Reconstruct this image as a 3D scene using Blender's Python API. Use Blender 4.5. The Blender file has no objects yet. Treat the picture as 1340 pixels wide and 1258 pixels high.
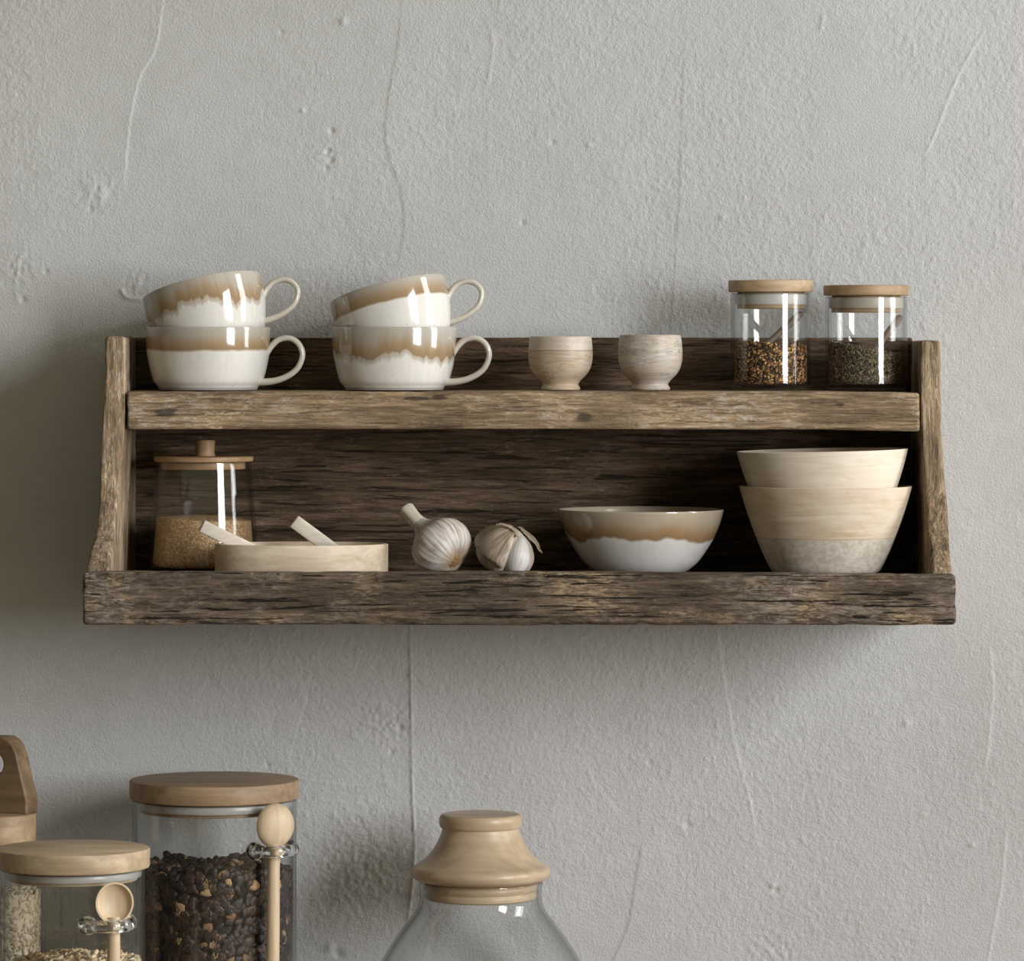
import bpy, bmesh, math, random
import numpy as np
from mathutils import Vector, Matrix

# ------------------------------------------------------------------ frame
CX, HY, F, D0, Z0 = 684.0, 450.0, 6000.0, 4.0, 1.5     # principal point, focal length (px), camera distance, eye height
sc = bpy.context.scene
COL = sc.collection

def S(y):
    return (D0 + y) / F

def P(px, py, y):
    return Vector(((px - CX) * S(y), y, Z0 + (HY - py) * S(y)))

def lin(r, g, b):
    def f(c):
        c /= 255.0
        return c / 12.92 if c <= 0.04045 else ((c + 0.055) / 1.055) ** 2.4
    return (f(r), f(g), f(b), 1.0)

# ------------------------------------------------------------------ noise
def _hash(i, j, k, seed):
    h = (i * 374761393 + j * 668265263 + k * 2147483647 + seed * 1274126177) & 0xFFFFFFFF
    h = ((h ^ (h >> 13)) * 1274126177) & 0xFFFFFFFF
    h = ((h ^ (h >> 16)) * 2246822519) & 0xFFFFFFFF
    return ((h ^ (h >> 15)) & 0xFFFFFF) / float(0xFFFFFF) * 2 - 1

def vnoise(x, y, z, seed=0):
    x, y, z = np.broadcast_arrays(np.asarray(x, float), np.asarray(y, float), np.asarray(z, float))
    xi, yi, zi = np.floor(x).astype(np.int64), np.floor(y).astype(np.int64), np.floor(z).astype(np.int64)
    fx, fy, fz = x - xi, y - yi, z - zi
    fx = fx * fx * (3 - 2 * fx); fy = fy * fy * (3 - 2 * fy); fz = fz * fz * (3 - 2 * fz)
    out = 0
    for a in (0, 1):
        wx = fx if a else 1 - fx
        for b in (0, 1):
            wy = fy if b else 1 - fy
            for c in (0, 1):
                wz = fz if c else 1 - fz
                out = out + wx * wy * wz * _hash(xi + a, yi + b, zi + c, seed)
    return out

def fbm(x, y, z, seed=0, octv=3):
    s, amp, tot = 0, 1.0, 0.0
    for o in range(octv):
        k = 2.03 ** o
        s = s + amp * vnoise(x * k, y * k, z * k, seed + o * 17)
        tot += amp
        amp *= 0.5
    return s / tot

# ------------------------------------------------------------------ objects
def tag(o, label=None, cat=None, group=None, kind=None):
    if label: o['label'] = label
    if cat: o['category'] = cat
    if group: o['group'] = group
    if kind: o['kind'] = kind
    return o

def empty(name, loc, label, cat, group=None, rz=0.0):
    o = bpy.data.objects.new(name, None)
    COL.objects.link(o)
    o.location = loc
    o.rotation_euler = (0, 0, rz)
    o.empty_display_size = 0.02
    return tag(o, label, cat, group)

def link(name, me, mats, parent=None, loc=(0, 0, 0), rot=(0, 0, 0), sharp=40):
    if not isinstance(mats, (list, tuple)): mats = [mats]
    for m in mats: me.materials.append(m)
    for p in me.polygons: p.use_smooth = True
    if sharp is not None:
        me.set_sharp_from_angle(angle=math.radians(sharp))
    o = bpy.data.objects.new(name, me)
    COL.objects.link(o)
    o.parent = parent
    o.location = loc
    o.rotation_euler = rot
    return o

def mesh_from(name, verts, faces, midx=None, recalc=True):
    me = bpy.data.meshes.new(name)
    me.from_pydata([tuple(v) for v in verts], [], faces)
    if midx is not None:
        me.polygons.foreach_set('material_index', midx)
    if recalc:
        bm = bmesh.new(); bm.from_mesh(me)
        bmesh.ops.remove_doubles(bm, verts=bm.verts, dist=1e-7)
        bmesh.ops.recalc_face_normals(bm, faces=bm.faces)
        bm.to_mesh(me); bm.free()
    me.update()
    return me

def catmull(pts, n=6):
    out = []
    P_ = [np.array(p, float) for p in pts]
    for i in range(len(P_) - 1):
        p0 = P_[max(i - 1, 0)]; p1 = P_[i]; p2 = P_[i + 1]; p3 = P_[min(i + 2, len(P_) - 1)]
        for k in range(n):
            t = k / n
            out.append(0.5 * ((2 * p1) + (-p0 + p2) * t + (2 * p0 - 5 * p1 + 4 * p2 - p3) * t * t + (-p0 + 3 * p1 - 3 * p2 + p3) * t ** 3))
    out.append(P_[-1])
    return out

def lathe(name, prof, seg=72, matfn=None, warp=None):
    """prof: (r,z) list; r==0 ends collapse to the axis. Closed revolve."""
    verts, rings = [], []
    for (r, z) in prof:
        if r < 1e-6:
            rings.append([len(verts)]); verts.append((0, 0, z))
        else:
            ring = []
            for k in range(seg):
                a = 2 * math.pi * k / seg
                ring.append(len(verts))
                v = (r * math.cos(a), r * math.sin(a), z)
                verts.append(warp(*v) if warp else v)
            rings.append(ring)
    faces, mi = [], []
    for i in range(len(rings) - 1):
        A, B = rings[i], rings[i + 1]
        m = matfn(i, prof[i], prof[i + 1]) if matfn else 0
        if len(A) == 1 and len(B) == 1: continue
        for k in range(seg):
            k2 = (k + 1) % seg
            if len(A) == 1: faces.append((A[0], B[k], B[k2]))
            elif len(B) == 1: faces.append((A[k], B[0], A[k2]))
            else: faces.append((A[k], B[k], B[k2], A[k2]))
            mi.append(m)
    return mesh_from(name, verts, faces, mi)

def sweep(name, pts, rad, seg=14, flat=(1, 1), up=(0, 1, 0), cap=True, closed=False):
    """tube along pts; rad: number or list; flat scales section along (up, side)"""
    pts = [Vector(p) for p in pts]
    n = len(pts)
    if not hasattr(rad, '__len__'): rad = [rad] * n
    up = Vector(up)
    verts, faces = [], []
    for i, p in enumerate(pts):
        if closed: t = (pts[(i + 1) % n] - pts[i - 1]).normalized()
        else: t = (pts[min(i + 1, n - 1)] - pts[max(i - 1, 0)]).normalized()
        s = t.cross(up)
        if s.length < 1e-5: s = t.cross(Vector((1, 0, 0.3)))
        s.normalize()
        u = s.cross(t).normalized()
        for k in range(seg):
            a = 2 * math.pi * k / seg
            verts.append(p + u * (math.cos(a) * rad[i] * flat[0]) + s * (math.sin(a) * rad[i] * flat[1]))
    for i in range(n if closed else n - 1):
        j = (i + 1) % n
        for k in range(seg):
            k2 = (k + 1) % seg
            faces.append((i * seg + k, j * seg + k, j * seg + k2, i * seg + k2))
    if cap and not closed:
        faces.append(tuple(range(seg)))
        faces.append(tuple((n - 1) * seg + k for k in range(seg)))
    return mesh_from(name, verts, faces)

def board(name, lo, hi, r, step, amp, seed, grain='x', warp=None, edge=2.0, fine=1.0):
    """a rounded, weathered plank between lo and hi; warp(p)->p bends it afterwards"""
    lo, hi = np.array(lo, float), np.array(hi, float)
    h = (hi - lo) / 2; c = (hi + lo) / 2
    ax = []
    for a in range(3):
        n = max(2, int(round(2 * h[a] / step[a])))
        g = np.linspace(-h[a], h[a], n + 1)
        extra = np.array([-h[a] + r * .3, -h[a] + r * .7, h[a] - r * .7, h[a] - r * .3])
        g = np.unique(np.round(np.concatenate([g, extra]), 6))
        ax.append(g)
    idx, verts, faces = {}, [], []
    def vid(i, j, k):
        key = (i, j, k)
        if key not in idx:
            idx[key] = len(verts); verts.append((ax[0][i], ax[1][j], ax[2][k]))
        return idx[key]
    N = [len(g) - 1 for g in ax]
    for a in range(3):
        b, d = (a + 1) % 3, (a + 2) % 3
        for side in (0, N[a]):
            for i in range(N[b]):
                for j in range(N[d]):
                    q = []
                    for (ii, jj) in ((i, j), (i + 1, j), (i + 1, j + 1), (i, j + 1)):
                        t = [0, 0, 0]; t[a] = side; t[b] = ii; t[d] = jj
                        q.append(vid(*t))
                    faces.append(tuple(q if side else q[::-1]))
    p = np.array(verts)
    q = np.clip(p, -(h - r), h - r)
    dv = p - q
    ln = np.linalg.norm(dv, axis=1, keepdims=True); ln[ln == 0] = 1
    nrm = dv / ln
    p = q + nrm * r
    edgef = 1 - np.max(np.abs(nrm), axis=1)
    st = {'x': (6, 75, 75), 'y': (75, 6, 75), 'z': (75, 75, 6)}[grain]
    g1 = fbm(p[:, 0] * st[0], p[:, 1] * st[1], p[:, 2] * st[2], seed, 4)
    g2 = fbm(p[:, 0] * st[0] * 2.5, p[:, 1] * st[1] * 4, p[:, 2] * st[2] * 4, seed + 50, 2)
    g3 = fbm(p[:, 0] * 28, p[:, 1] * 28, p[:, 2] * 28, seed + 90, 3)
    chips = -np.clip(fbm(p[:, 0] * 45, p[:, 1] * 45, p[:, 2] * 45, seed + 130, 3) - 0.12, 0, 1) * 3.0
    disp = amp * (g1 * 0.7 + g2 * 0.5 * fine + g3 * 0.5 + chips * (0.5 + edge * edgef * 3))
    p = p + nrm * disp[:, None] + c
    if warp is not None: p = warp(p)
    me = bpy.data.meshes.new(name)
    me.from_pydata(p.tolist(), [], faces)
    me.update()
    return me

# ------------------------------------------------------------------ materials
def new_mat(name):
    m = bpy.data.materials.new(name)
    m.use_nodes = True
    nt = m.node_tree
    for n in list(nt.nodes): nt.nodes.remove(n)
    out = nt.nodes.new('ShaderNodeOutputMaterial')
    return m, nt, out

class NT:
    def __init__(s, nt): s.nt = nt
    def n(s, t, **kw):
        nd = s.nt.nodes.new(t)
        for k, v in kw.items():
            if k.startswith('i_'):
                key = k[2:].replace('_', ' ')
                nd.inputs[key].default_value = v
            else: setattr(nd, k, v)
        return nd
    def l(s, a, b): s.nt.links.new(a, b)
    def math(s, op, a, b=None, c=None, clamp=False):
        nd = s.n('ShaderNodeMath', operation=op, use_clamp=clamp)
        for i, v in enumerate((a, b, c)):
            if v is None: continue
            if isinstance(v, (int, float)): nd.inputs[i].default_value = v
            else: s.l(v, nd.inputs[i])
        return nd.outputs[0]
    def mix(s, fac, a, b, mode='MIX'):
        nd = s.n('ShaderNodeMix', data_type='RGBA', blend_type=mode)
        for i, v in ((0, fac), (6, a), (7, b)):
            if isinstance(v, (int, float)): nd.inputs[i].default_value = v
            elif isinstance(v, (tuple, list)): nd.inputs[i].default_value = v
            else: s.l(v, nd.inputs[i])
        return nd.outputs[2]
    def ramp(s, fac, stops, interp='LINEAR'):
        nd = s.n('ShaderNodeValToRGB')
        nd.color_ramp.interpolation = interp
        e = nd.color_ramp.elements
        e[0].position, e[0].color = stops[0]
        e[1].position, e[1].color = stops[-1]
        for p, c in stops[1:-1]:
            x = e.new(p); x.color = c
        s.l(fac, nd.inputs[0])
        return nd.outputs[0]
    def coords(s, scale=(1, 1, 1), loc=(0, 0, 0), kind='Object'):
        tc = s.n('ShaderNodeTexCoord')
        mp = s.n('ShaderNodeMapping')
        mp.inputs['Scale'].default_value = scale
        mp.inputs['Location'].default_value = loc
        s.l(tc.outputs[kind], mp.inputs['Vector'])
        return mp.outputs[0]
    def noise(s, vec, scale, detail=4, rough=0.55, dist=0.0):
        nd = s.n('ShaderNodeTexNoise')
        nd.inputs['Scale'].default_value = scale
        nd.inputs['Detail'].default_value = detail
        nd.inputs['Roughness'].default_value = rough
        nd.inputs['Distortion'].default_value = dist
        s.l(vec, nd.inputs['Vector'])
        return nd.outputs[0]
    def bump(s, height, strength, dist, normal=None):
        nd = s.n('ShaderNodeBump')
        nd.inputs['Strength'].default_value = strength
        nd.inputs['Distance'].default_value = dist
        s.l(height, nd.inputs['Height'])
        if normal is not None: s.l(normal, nd.inputs['Normal'])
        return nd.outputs[0]

def bsdf(T, out, color, rough, normal=None, spec=0.5, coat=0.0, **kw):
    b = T.n('ShaderNodeBsdfPrincipled')
    if isinstance(color, tuple): b.inputs['Base Color'].default_value = color
    else: T.l(color, b.inputs['Base Color'])
    if isinstance(rough, (int, float)): b.inputs['Roughness'].default_value = rough
    else: T.l(rough, b.inputs['Roughness'])
    b.inputs['Specular IOR Level'].default_value = spec
    b.inputs['Coat Weight'].default_value = coat
    for k, v in kw.items(): b.inputs[k.replace('_', ' ')].default_value = v
    if normal is not None: T.l(normal, b.inputs['Normal'])
    T.l(b.outputs[0], out.inputs[0])
    return b

BW0, BW1 = (0, 0, 0, 1), (1, 1, 1, 1)
def gscale(grain, along, across):
    return tuple(along if g == grain else across for g in 'xyz')

def old_wood(name, dark, mid, light, fleck, grain='x', flecks=0.5, cracks=1.0, seed=0.0, bump=1.0, knots=(), gain=1.25):
    dark, mid, light, fleck = [(c[0] * gain * 1.02, c[1] * gain, c[2] * gain * .98, 1) for c in (dark, mid, light, fleck)]
    m, nt, out = new_mat(name); T = NT(nt)
    v1 = T.coords(gscale(grain, 9, 120), (seed, seed * 1.7, seed * .6))
    v2 = T.coords(gscale(grain, 26, 380), (seed * 2, seed, seed * .3))
    v3 = T.coords(gscale(grain, 90, 300), (seed * 3, seed * .5, seed))
    v4 = T.coords(gscale(grain, 10, 22), (seed, seed, seed * 2))
    v5 = T.coords(gscale(grain, 9, 210), (seed * 5, seed, seed * 3))
    n1 = T.noise(v1, 1.0, 7, 0.68, 0.8)
    n2 = T.noise(v2, 1.0, 4, 0.6, 0.4)
    n3 = T.noise(v3, 1.0, 7, 0.72, 0.6)
    n4 = T.noise(v4, 1.0, 4, 0.55)
    n5 = T.noise(v5, 1.0, 4, 0.6, 1.2)
    col = T.ramp(n1, [(0.30, dark), (0.5, mid), (0.70, light)])
    tone = T.ramp(n4, [(0.3, (.62, .61, .6, 1)), (0.7, (1.3, 1.29, 1.27, 1))])
    col = T.mix(1.0, col, tone, 'MULTIPLY')
    fk = T.ramp(n3, [(0.56 - 0.08 * flecks, BW0), (0.66 - 0.08 * flecks, BW1)])
    fk2 = T.ramp(n4, [(0.46, (.12, .12, .12, 1)), (0.60, BW1)])
    n6 = T.noise(T.coords((16, 16, 16), (seed, seed * 4, 0)), 1.0, 3, 0.6)
    greyfk = tuple(0.30 * x + 0.70 * (0.3 * fleck[0] + 0.6 * fleck[1] + 0.1 * fleck[2]) * 0.72 for x in fleck[:3]) + (1,)
    fcol = T.mix(T.ramp(n6, [(0.44, BW0), (0.56, BW1)]), greyfk, fleck)
    col = T.mix(T.math('MULTIPLY', T.math('MULTIPLY', fk, fk2), 0.62), col, fcol)
    fk3 = T.math('MULTIPLY', T.ramp(T.noise(T.coords(gscale(grain, 40, 75), (seed, seed, seed * 7)), 1.0, 5, 0.65, 0.8), [(0.66, BW0), (0.70, BW1)]), 0.55 * min(1.0, flecks * 1.4))
    col = T.mix(fk3, col, fleck)
    gr = T.ramp(n2, [(0.35, (.68, .67, .66, 1)), (0.65, (1.22, 1.22, 1.22, 1))])
    col = T.mix(1.0, col, gr, 'MULTIPLY')
    ck = T.ramp(n5, [(0.36, BW1), (0.41, BW0)])
    dk = tuple(c * 0.22 for c in dark[:3]) + (1,)
    col = T.mix(T.math('MULTIPLY', ck, 0.9 * cracks), col, dk)
    for (kx, kz, rx, rz) in knots:
        tc = T.n('ShaderNodeTexCoord'); sp = T.n('ShaderNodeSeparateXYZ'); T.l(tc.outputs['Object'], sp.inputs[0])
        dx = T.math('POWER', T.math('DIVIDE', T.math('SUBTRACT', sp.outputs[0], kx), rx), 2.0)
        dz = T.math('POWER', T.math('DIVIDE', T.math('SUBTRACT', sp.outputs[2], kz), rz), 2.0)
        q = T.math('ADD', T.math('SQRT', T.math('ADD', dx, dz)), T.math('MULTIPLY', T.math('SUBTRACT', n1, .5), 3.0))
        col = T.mix(T.math('MULTIPLY', T.ramp(q, [(.55, BW1), (1.0, BW0)]), .75), col, lin(58, 52, 46))
    h = T.math('ADD', T.math('ADD', T.math('MULTIPLY', n2, 0.8), T.math('MULTIPLY', n3, 1.0)), T.math('MULTIPLY', ck, -0.6 * cracks))
    nm = T.bump(h, 1.0 * bump, 0.0036)
    bsdf(T, out, col, 0.82, nm, spec=0.25)
    return m

def fine_wood(name, a, b, grain='x', rough=0.5, k=1.0, seed=0.0, spec=0.35, blot=0.25, contrast=1.0):
    def grey(c, q=.16):
        l = .3 * c[0] + .6 * c[1] + .1 * c[2]
        return tuple(x + (l - x) * q for x in c[:3]) + (1,)
    a, b = grey(a), grey(b)
    m, nt, out = new_mat(name); T = NT(nt)
    v1 = T.coords(gscale(grain, 9 * k, 130 * k), (seed, seed, seed))
    v2 = T.coords(gscale(grain, 14 * k, 45 * k), (seed * 2, seed, 0))
    n1 = T.noise(v1, 1.0, 5, 0.6, 0.5)
    n2 = T.noise(v2, 1.0, 3, 0.5)
    w = 0.22 / contrast
    col = T.ramp(n1, [(0.5 - w, a), (0.5 + w, b)])
    t = T.ramp(n2, [(0.3, (1 - blot, 1 - blot * 1.1, 1 - blot * 1.2, 1)), (0.7, (1 + blot * .4,) * 3 + (1,))])
    col = T.mix(1.0, col, t, 'MULTIPLY')
    nm = T.bump(n1, 0.18, 0.001)
    bsdf(T, out, col, rough, nm, spec=spec)
    return m

def thin_glass(name, tint=(0.97, 0.975, 0.975), edge=(0.55, 0.56, 0.56), rough=0.0):
    """clear glass wall: Fresnel reflection over plain transmission, darker where the wall is seen edge-on"""
    m, nt, out = new_mat(name); T = NT(nt)
    g = T.n('ShaderNodeNewGeometry')
    d = T.n('ShaderNodeVectorMath', operation='DOT_PRODUCT')
    T.l(g.outputs['Normal'], d.inputs[0]); T.l(g.outputs['Incoming'], d.inputs[1])
    c = T.math('ABSOLUTE', d.outputs['Value'])
    k = T.math('SUBTRACT', 1.0, c, clamp=True)
    fr = T.math('MULTIPLY_ADD', T.math('POWER', k, 5.0), 0.95, 0.042, clamp=True)
    tr = T.n('ShaderNodeBsdfTransparent')
    T.l(T.mix(T.math('POWER', k, 3.5), tint + (1,), edge + (1,)), tr.inputs[0])
    gl = T.n('ShaderNodeBsdfGlossy'); gl.inputs['Roughness'].default_value = rough
    mx = T.n('ShaderNodeMixShader')
    T.l(fr, mx.inputs[0]); T.l(tr.outputs[0], mx.inputs[1]); T.l(gl.outputs[0], mx.inputs[2])
    T.l(mx.outputs[0], out.inputs[0])
    return m

def solid_glass(name):
    m, nt, out = new_mat(name); T = NT(nt)
    b = T.n('ShaderNodeBsdfGlass'); b.inputs['Color'].default_value = (.97, .98, .98, 1)
    b.inputs['Roughness'].default_value = 0.02; b.inputs['IOR'].default_value = 1.48
    T.l(b.outputs[0], out.inputs[0])
    return m

def glaze(name, ztop, depth, drip, seed, dscale=60.0, soft=0.05, halo=0.0, foot=None, white=(220, 217, 211), brown=(156, 132, 102), top=(176, 171, 162), side=0.0, rough=0.1):
    """reactive glaze: pale lip, brown run, white body; band ends `depth` below ztop, with drips"""
    m, nt, out = new_mat(name); T = NT(nt)
    tc = T.n('ShaderNodeTexCoord')
    sp = T.n('ShaderNodeSeparateXYZ'); T.l(tc.outputs['Object'], sp.inputs[0])
    v = T.coords((dscale, dscale, dscale * 0.07), (seed, seed * 2, seed))
    n = T.noise(v, 1.0, 3, 0.6)
    v2 = T.coords((dscale * .28, dscale * .28, 2), (seed * 3, seed, seed))
    n2 = T.noise(v2, 1.0, 2, 0.5)
    off = T.math('MULTIPLY', T.math('SUBTRACT', n, 0.5), drip)
    off2 = T.math('MULTIPLY', T.math('SUBTRACT', n2, 0.5), drip * 1.6)
    z = T.math('ADD', T.math('ADD', sp.outputs[2], off), off2)
    if side: z = T.math('ADD', z, T.math('MULTIPLY', sp.outputs[0], side))
    t = T.math('DIVIDE', T.math('SUBTRACT', ztop, z), depth * 2.0, clamp=True)
    stops = [(0.0, lin(*top)), (0.16, lin(*[.8 * a + .2 * b for a, b in zip(top, brown)])), (0.36, lin(*brown)),
             (0.5 - soft, lin(*[a * .93 for a in brown])), (0.5, lin(*[.45 * a + .55 * b for a, b in zip(brown, white)]))]
    if halo: stops += [(0.5 + soft * .4, lin(178, 172, 163)), (0.5 + soft * .4 + halo, lin(*white))]
    else: stops += [(0.5 + soft * .6, lin(*white))]
    col = T.ramp(t, stops)
    streak = T.noise(T.coords((220, 220, 12), (seed, 0, 0)), 1.0, 3, 0.6)
    col = T.mix(1.0, col, T.ramp(streak, [(0.35, (.96, .96, .955, 1)), (0.65, (1.02, 1.02, 1.02, 1))]), 'MULTIPLY')
    sp2 = T.noise(T.coords((330, 330, 330)), 1.0, 2, 0.5)
    col = T.mix(T.ramp(sp2, [(0.70, BW0), (0.78, (.5, .5, .5, 1))]), col, lin(150, 140, 125))
    r = rough
    if foot is not None:
        f = T.math('LESS_THAN', sp.outputs[2], foot)
        col = T.mix(f, col, lin(165, 160, 156))
        r = T.math('MULTIPLY_ADD', f, 0.5, rough)
    bsdf(T, out, col, r, None, spec=0.5, coat=0.3, Coat_Roughness=0.05)
    return m

def plain(name, c, rough=0.6, spec=0.3, var=0.12, scale=80.0, bump=0.0):
    m, nt, out = new_mat(name); T = NT(nt)
    n = T.noise(T.coords((1, 1, 1)), scale, 4, 0.6)
    a = tuple(x * (1 - var) for x in c[:3]) + (1,); b = tuple(min(1, x * (1 + var)) for x in c[:3]) + (1,)
    col = T.ramp(n, [(0.3, a), (0.7, b)])
    nm = T.bump(n, bump, 0.001) if bump else None
    bsdf(T, out, col, rough, nm, spec=spec)
    return m

# ------------------------------------------------------------------ the wall
WY = 0.231
def build_wall():
    s = S(WY)
    xs = np.concatenate([[-3, -1.5, -.8], np.linspace((-45 - CX) * s, (1385 - CX) * s, 820), [.8, 1.4, 2.0, 2.6]])
    zs = np.concatenate([[-1.5, -1.1, -.75], np.linspace((HY - 1300) * s, (HY + 45) * s, 760), [.6, 1.2]]) 
    X, Z = np.meshgrid(xs, zs)
    px = X / s + CX; py = HY - Z / s
    big = fbm(X * 3.2, Z * 2.6, 0, 3, 3)
    mid = fbm(X * 16, Z * 12, 0, 8, 3)
    mask = np.clip(0.5 + 1.6 * fbm(X * 6, Z * 4.5, 0, 21, 3), 0.12, 1)
    fine = fbm(X * 380, Z * 360, 0, 31, 2)
    lump = np.clip(fbm(X * 190, Z * 170, 0, 41, 2) - 0.33, 0, 1)
    hgt = 0.0022 * big + 0.0005 * mid + 0.00034 * mask * fine + 0.0008 * mask * lump
    H0 = hgt
    def seg_dist(pl):
        pl = catmull(pl, 8)
        best = np.full(px.shape, 1e9); sign = np.zeros(px.shape); tt = np.zeros(px.shape)
        n = len(pl) - 1
        for i in range(n):
            a, b = pl[i], pl[i + 1]
            d = b - a; L2 = max(d @ d, 1e-9)
            t = np.clip(((px - a[0]) * d[0] + (py - a[1]) * d[1]) / L2, 0, 1)
            ex = px - a[0] - t * d[0]; ey = py - a[1] - t * d[1]
            dist = np.hypot(ex, ey)
            better = dist < best
            best = np.where(better, dist, best)
            sign = np.where(better, np.sign(d[0] * ey - d[1] * ex), sign)
            tt = np.where(better, (i + t) / n, tt)
        return best, sign, tt
    # trowel edges: (points, ridge height m, width px, step height m, step run px, step side)
    RID = [
        ([(216, -20), (205, 60), (184, 100), (172, 150), (166, 200), (163, 250)], .0003, 1.8, .0009, 60, 1),
        ([(528, -20), (520, 60), (508, 130), (505, 190), (524, 250), (528, 300), (520, 350)], .0001, 2.2, .0005, 60, -1),
        ([(900, -20), (893, 120), (889, 250), (884, 330), (880, 400), (876, 440)], .0001, 2.2, .0004, 60, -1),
        ([(1290, 40), (1264, 80), (1243, 125), (1222, 180), (1208, 206)], .0008, 1.8, .0005, 30, 1),
        ([(536, 800), (537, 880), (538, 940), (539, 1030), (542, 1100), (540, 1150), (530, 1230)], .0019, 1.7, .0008, 40, -1),
        ([(938, 810), (944, 860), (953, 920), (966, 990), (980, 1040), (995, 1120)], .0002, 2.4, .0006, 60, 1),
        ([(1318, 1070), (1312, 1150), (1300, 1220), (1288, 1290)], .0006, 2.0, .0005, 30, 1),
        ([(842, 1090), (832, 1150), (822, 1210), (802, 1258), (795, 1290)], .0002, 2.2, .0006, 50, -1),
        ([(774, 1015), (790, 1035), (812, 1062)], -.0006, 2.0, .0003, 20, 1),
        ([(408, 880), (400, 920), (388, 960), (374, 1010)], -.0004, 2.0, .0004, 40, 1),
        ([(392, 1018), (430, 1025), (480, 1028), (536, 1018)], .0005, 2.2, .0004, 30, 1),
        ([(1296, 840), (1300, 900), (1296, 960), (1290, 1010)], .0003, 2.4, .0006, 40, 1),
        ([(158, 377), (164, 388), (176, 391), (190, 392)], .0022, 2.4, 0, 1, 1),
        ([(28, 330), (24, 350), (20, 380), (26, 400)], .0008, 2.6, 0, 1, 1),
        ([(70, 20), (95, 14), (112, 10)], -.0004, 1.6, 0, 1, 1),
        ([(330, 840), (338, 858), (340, 880)], .0005, 1.8, 0, 1, 1),
        ([(640, 30), (645, 60), (638, 110)], .0006, 2.4, 0, 1, 1),
        ([(1077, 20), (1074, 40)], .0009, 2.4, 0, 1, 1),
    ]
    for pl, rh, rw, shh, sr, sd in RID:
        d, sg, t = seg_dist(pl)
        fade = np.clip(np.minimum(t, 1 - t) * 7, 0, 1)
        jit = 1 + 0.5 * vnoise(px * .12, py * .12, 0, 77)
        hgt = hgt + fade * jit * .55 * rh * np.exp(-(d / rw) ** 2)
        if shh:
            hgt = hgt + fade * .8 * shh * np.where(sg == sd, np.exp(-d / sr), 0)
    # pits and rough spots: (px, py, radius px, height m)
    for a, b, r_, h_ in [(434, 171, 3.2, -.0022), (430, 198, 3.0, -.0024), (433, 210, 4, -.0018), (427, 220, 3, -.0014), (449, 28, 5, .0014),
                         (396, 145, 3, .0012), (368, 42, 3, -.001), (523, 952, 5, -.0022), (512, 985, 3, -.0018), (350, 1001, 3, -.0012),
                         (118, 273, 3, -.0016), (126, 250, 18, .0007), (1186, 947, 4, .0014), (1015, 1165, 4, -.0018), (1012, 1160, 4, .0014),
                         (900, 1080, 4, -.0014), (850, 998, 3, -.001), (1272, 1106, 4, .001), (684, 292, 3, -.0014), (945, 285, 4, .0010),
                         (442, 1248, 6, -.0018), (432, 1240, 5, .0014), (30, 392, 4, -.0016), (60, 355, 3, -.0014), (770, 190, 3, .001), (723, 186, 3, -.001)]:
        d2 = (px - a) ** 2 + (py - b) ** 2
        hgt = hgt + h_ * np.exp(-d2 / r_ ** 2)
    for a, b, r_, amp in [(128, 250, 26, .0007), (1005, 1245, 30, .0007), (432, 205, 14, .0009), (24, 350, 22, .0008), (505, 945, 30, .0010), (180, 370, 16, .0007), (1190, 70, 60, .0003), (470, 1130, 70, .0007)]:
        w = np.exp(-(((px - a) ** 2 + (py - b) ** 2) / r_ ** 2))
        hgt = hgt + amp * w * vnoise(px * .22, py * .22, 0, 91)
    ny, nx = X.shape
    V = np.stack([X.ravel(), (WY - hgt + 0.0).ravel(), (Z + Z0).ravel()], 1)
    ii, jj = np.meshgrid(np.arange(ny - 1), np.arange(nx - 1), indexing='ij')
    a = (ii * nx + jj).ravel()
    Fq = np.stack([a, a + 1, a + nx + 1, a + nx], 1)
    me = bpy.data.meshes.new('wall_back')
    me.vertices.add(len(V)); me.vertices.foreach_set('co', V.ravel())
    me.loops.add(Fq.size); me.loops.foreach_set('vertex_index', Fq.ravel().astype(np.int32))
    me.polygons.add(len(Fq))
    me.polygons.foreach_set('loop_start', np.arange(0, Fq.size, 4, dtype=np.int32))
    me.update(calc_edges=True)
    m, nt, out = new_mat('rough_plaster'); T = NT(nt)
    v = T.coords((1, 1, 1))
    n1 = T.noise(v, 4.0, 4, 0.55)
    n2 = T.noise(v, 520.0, 2, 0.6)
    n3 = T.noise(v, 60.0, 5, 0.6)
    col = T.ramp(n1, [(0.3, (.482, .478, .474, 1)), (0.7, (.532, .530, .528, 1))])
    col = T.mix(1.0, col, T.ramp(n3, [(0.3, (.96, .96, .955, 1)), (0.7, (1.03, 1.03, 1.03, 1))]), 'MULTIPLY')
    nm = T.bump(n2, 0.5, 0.0014)
    bsdf(T, out, col, 0.9, nm, spec=0.15)
    o = link('wall_back', me, m, sharp=None)
    o['kind'] = 'structure'
    return o
build_wall()

# worktop the lower jars stand on (just under the frame)
WTZ = Z0 - 0.70
wtm = board('worktop', (-1.2, -.42, WTZ - .04), (1.2, WY - .006, WTZ), .003, (.4, .2, .02), 0.0, 5)
wt = link('worktop', wtm, fine_wood('oak_worktop', lin(120, 98, 72), lin(150, 126, 96), 'x'))
wt['kind'] = 'structure'

# ------------------------------------------------------------------ the shelf
shelf = empty('wall_shelf', (0, 0.1, P(0, 818, 0).z), 'long weathered reclaimed wood wall shelf with two tiers and flared side panels', 'shelf')
SO = np.array(shelf.location)

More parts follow.
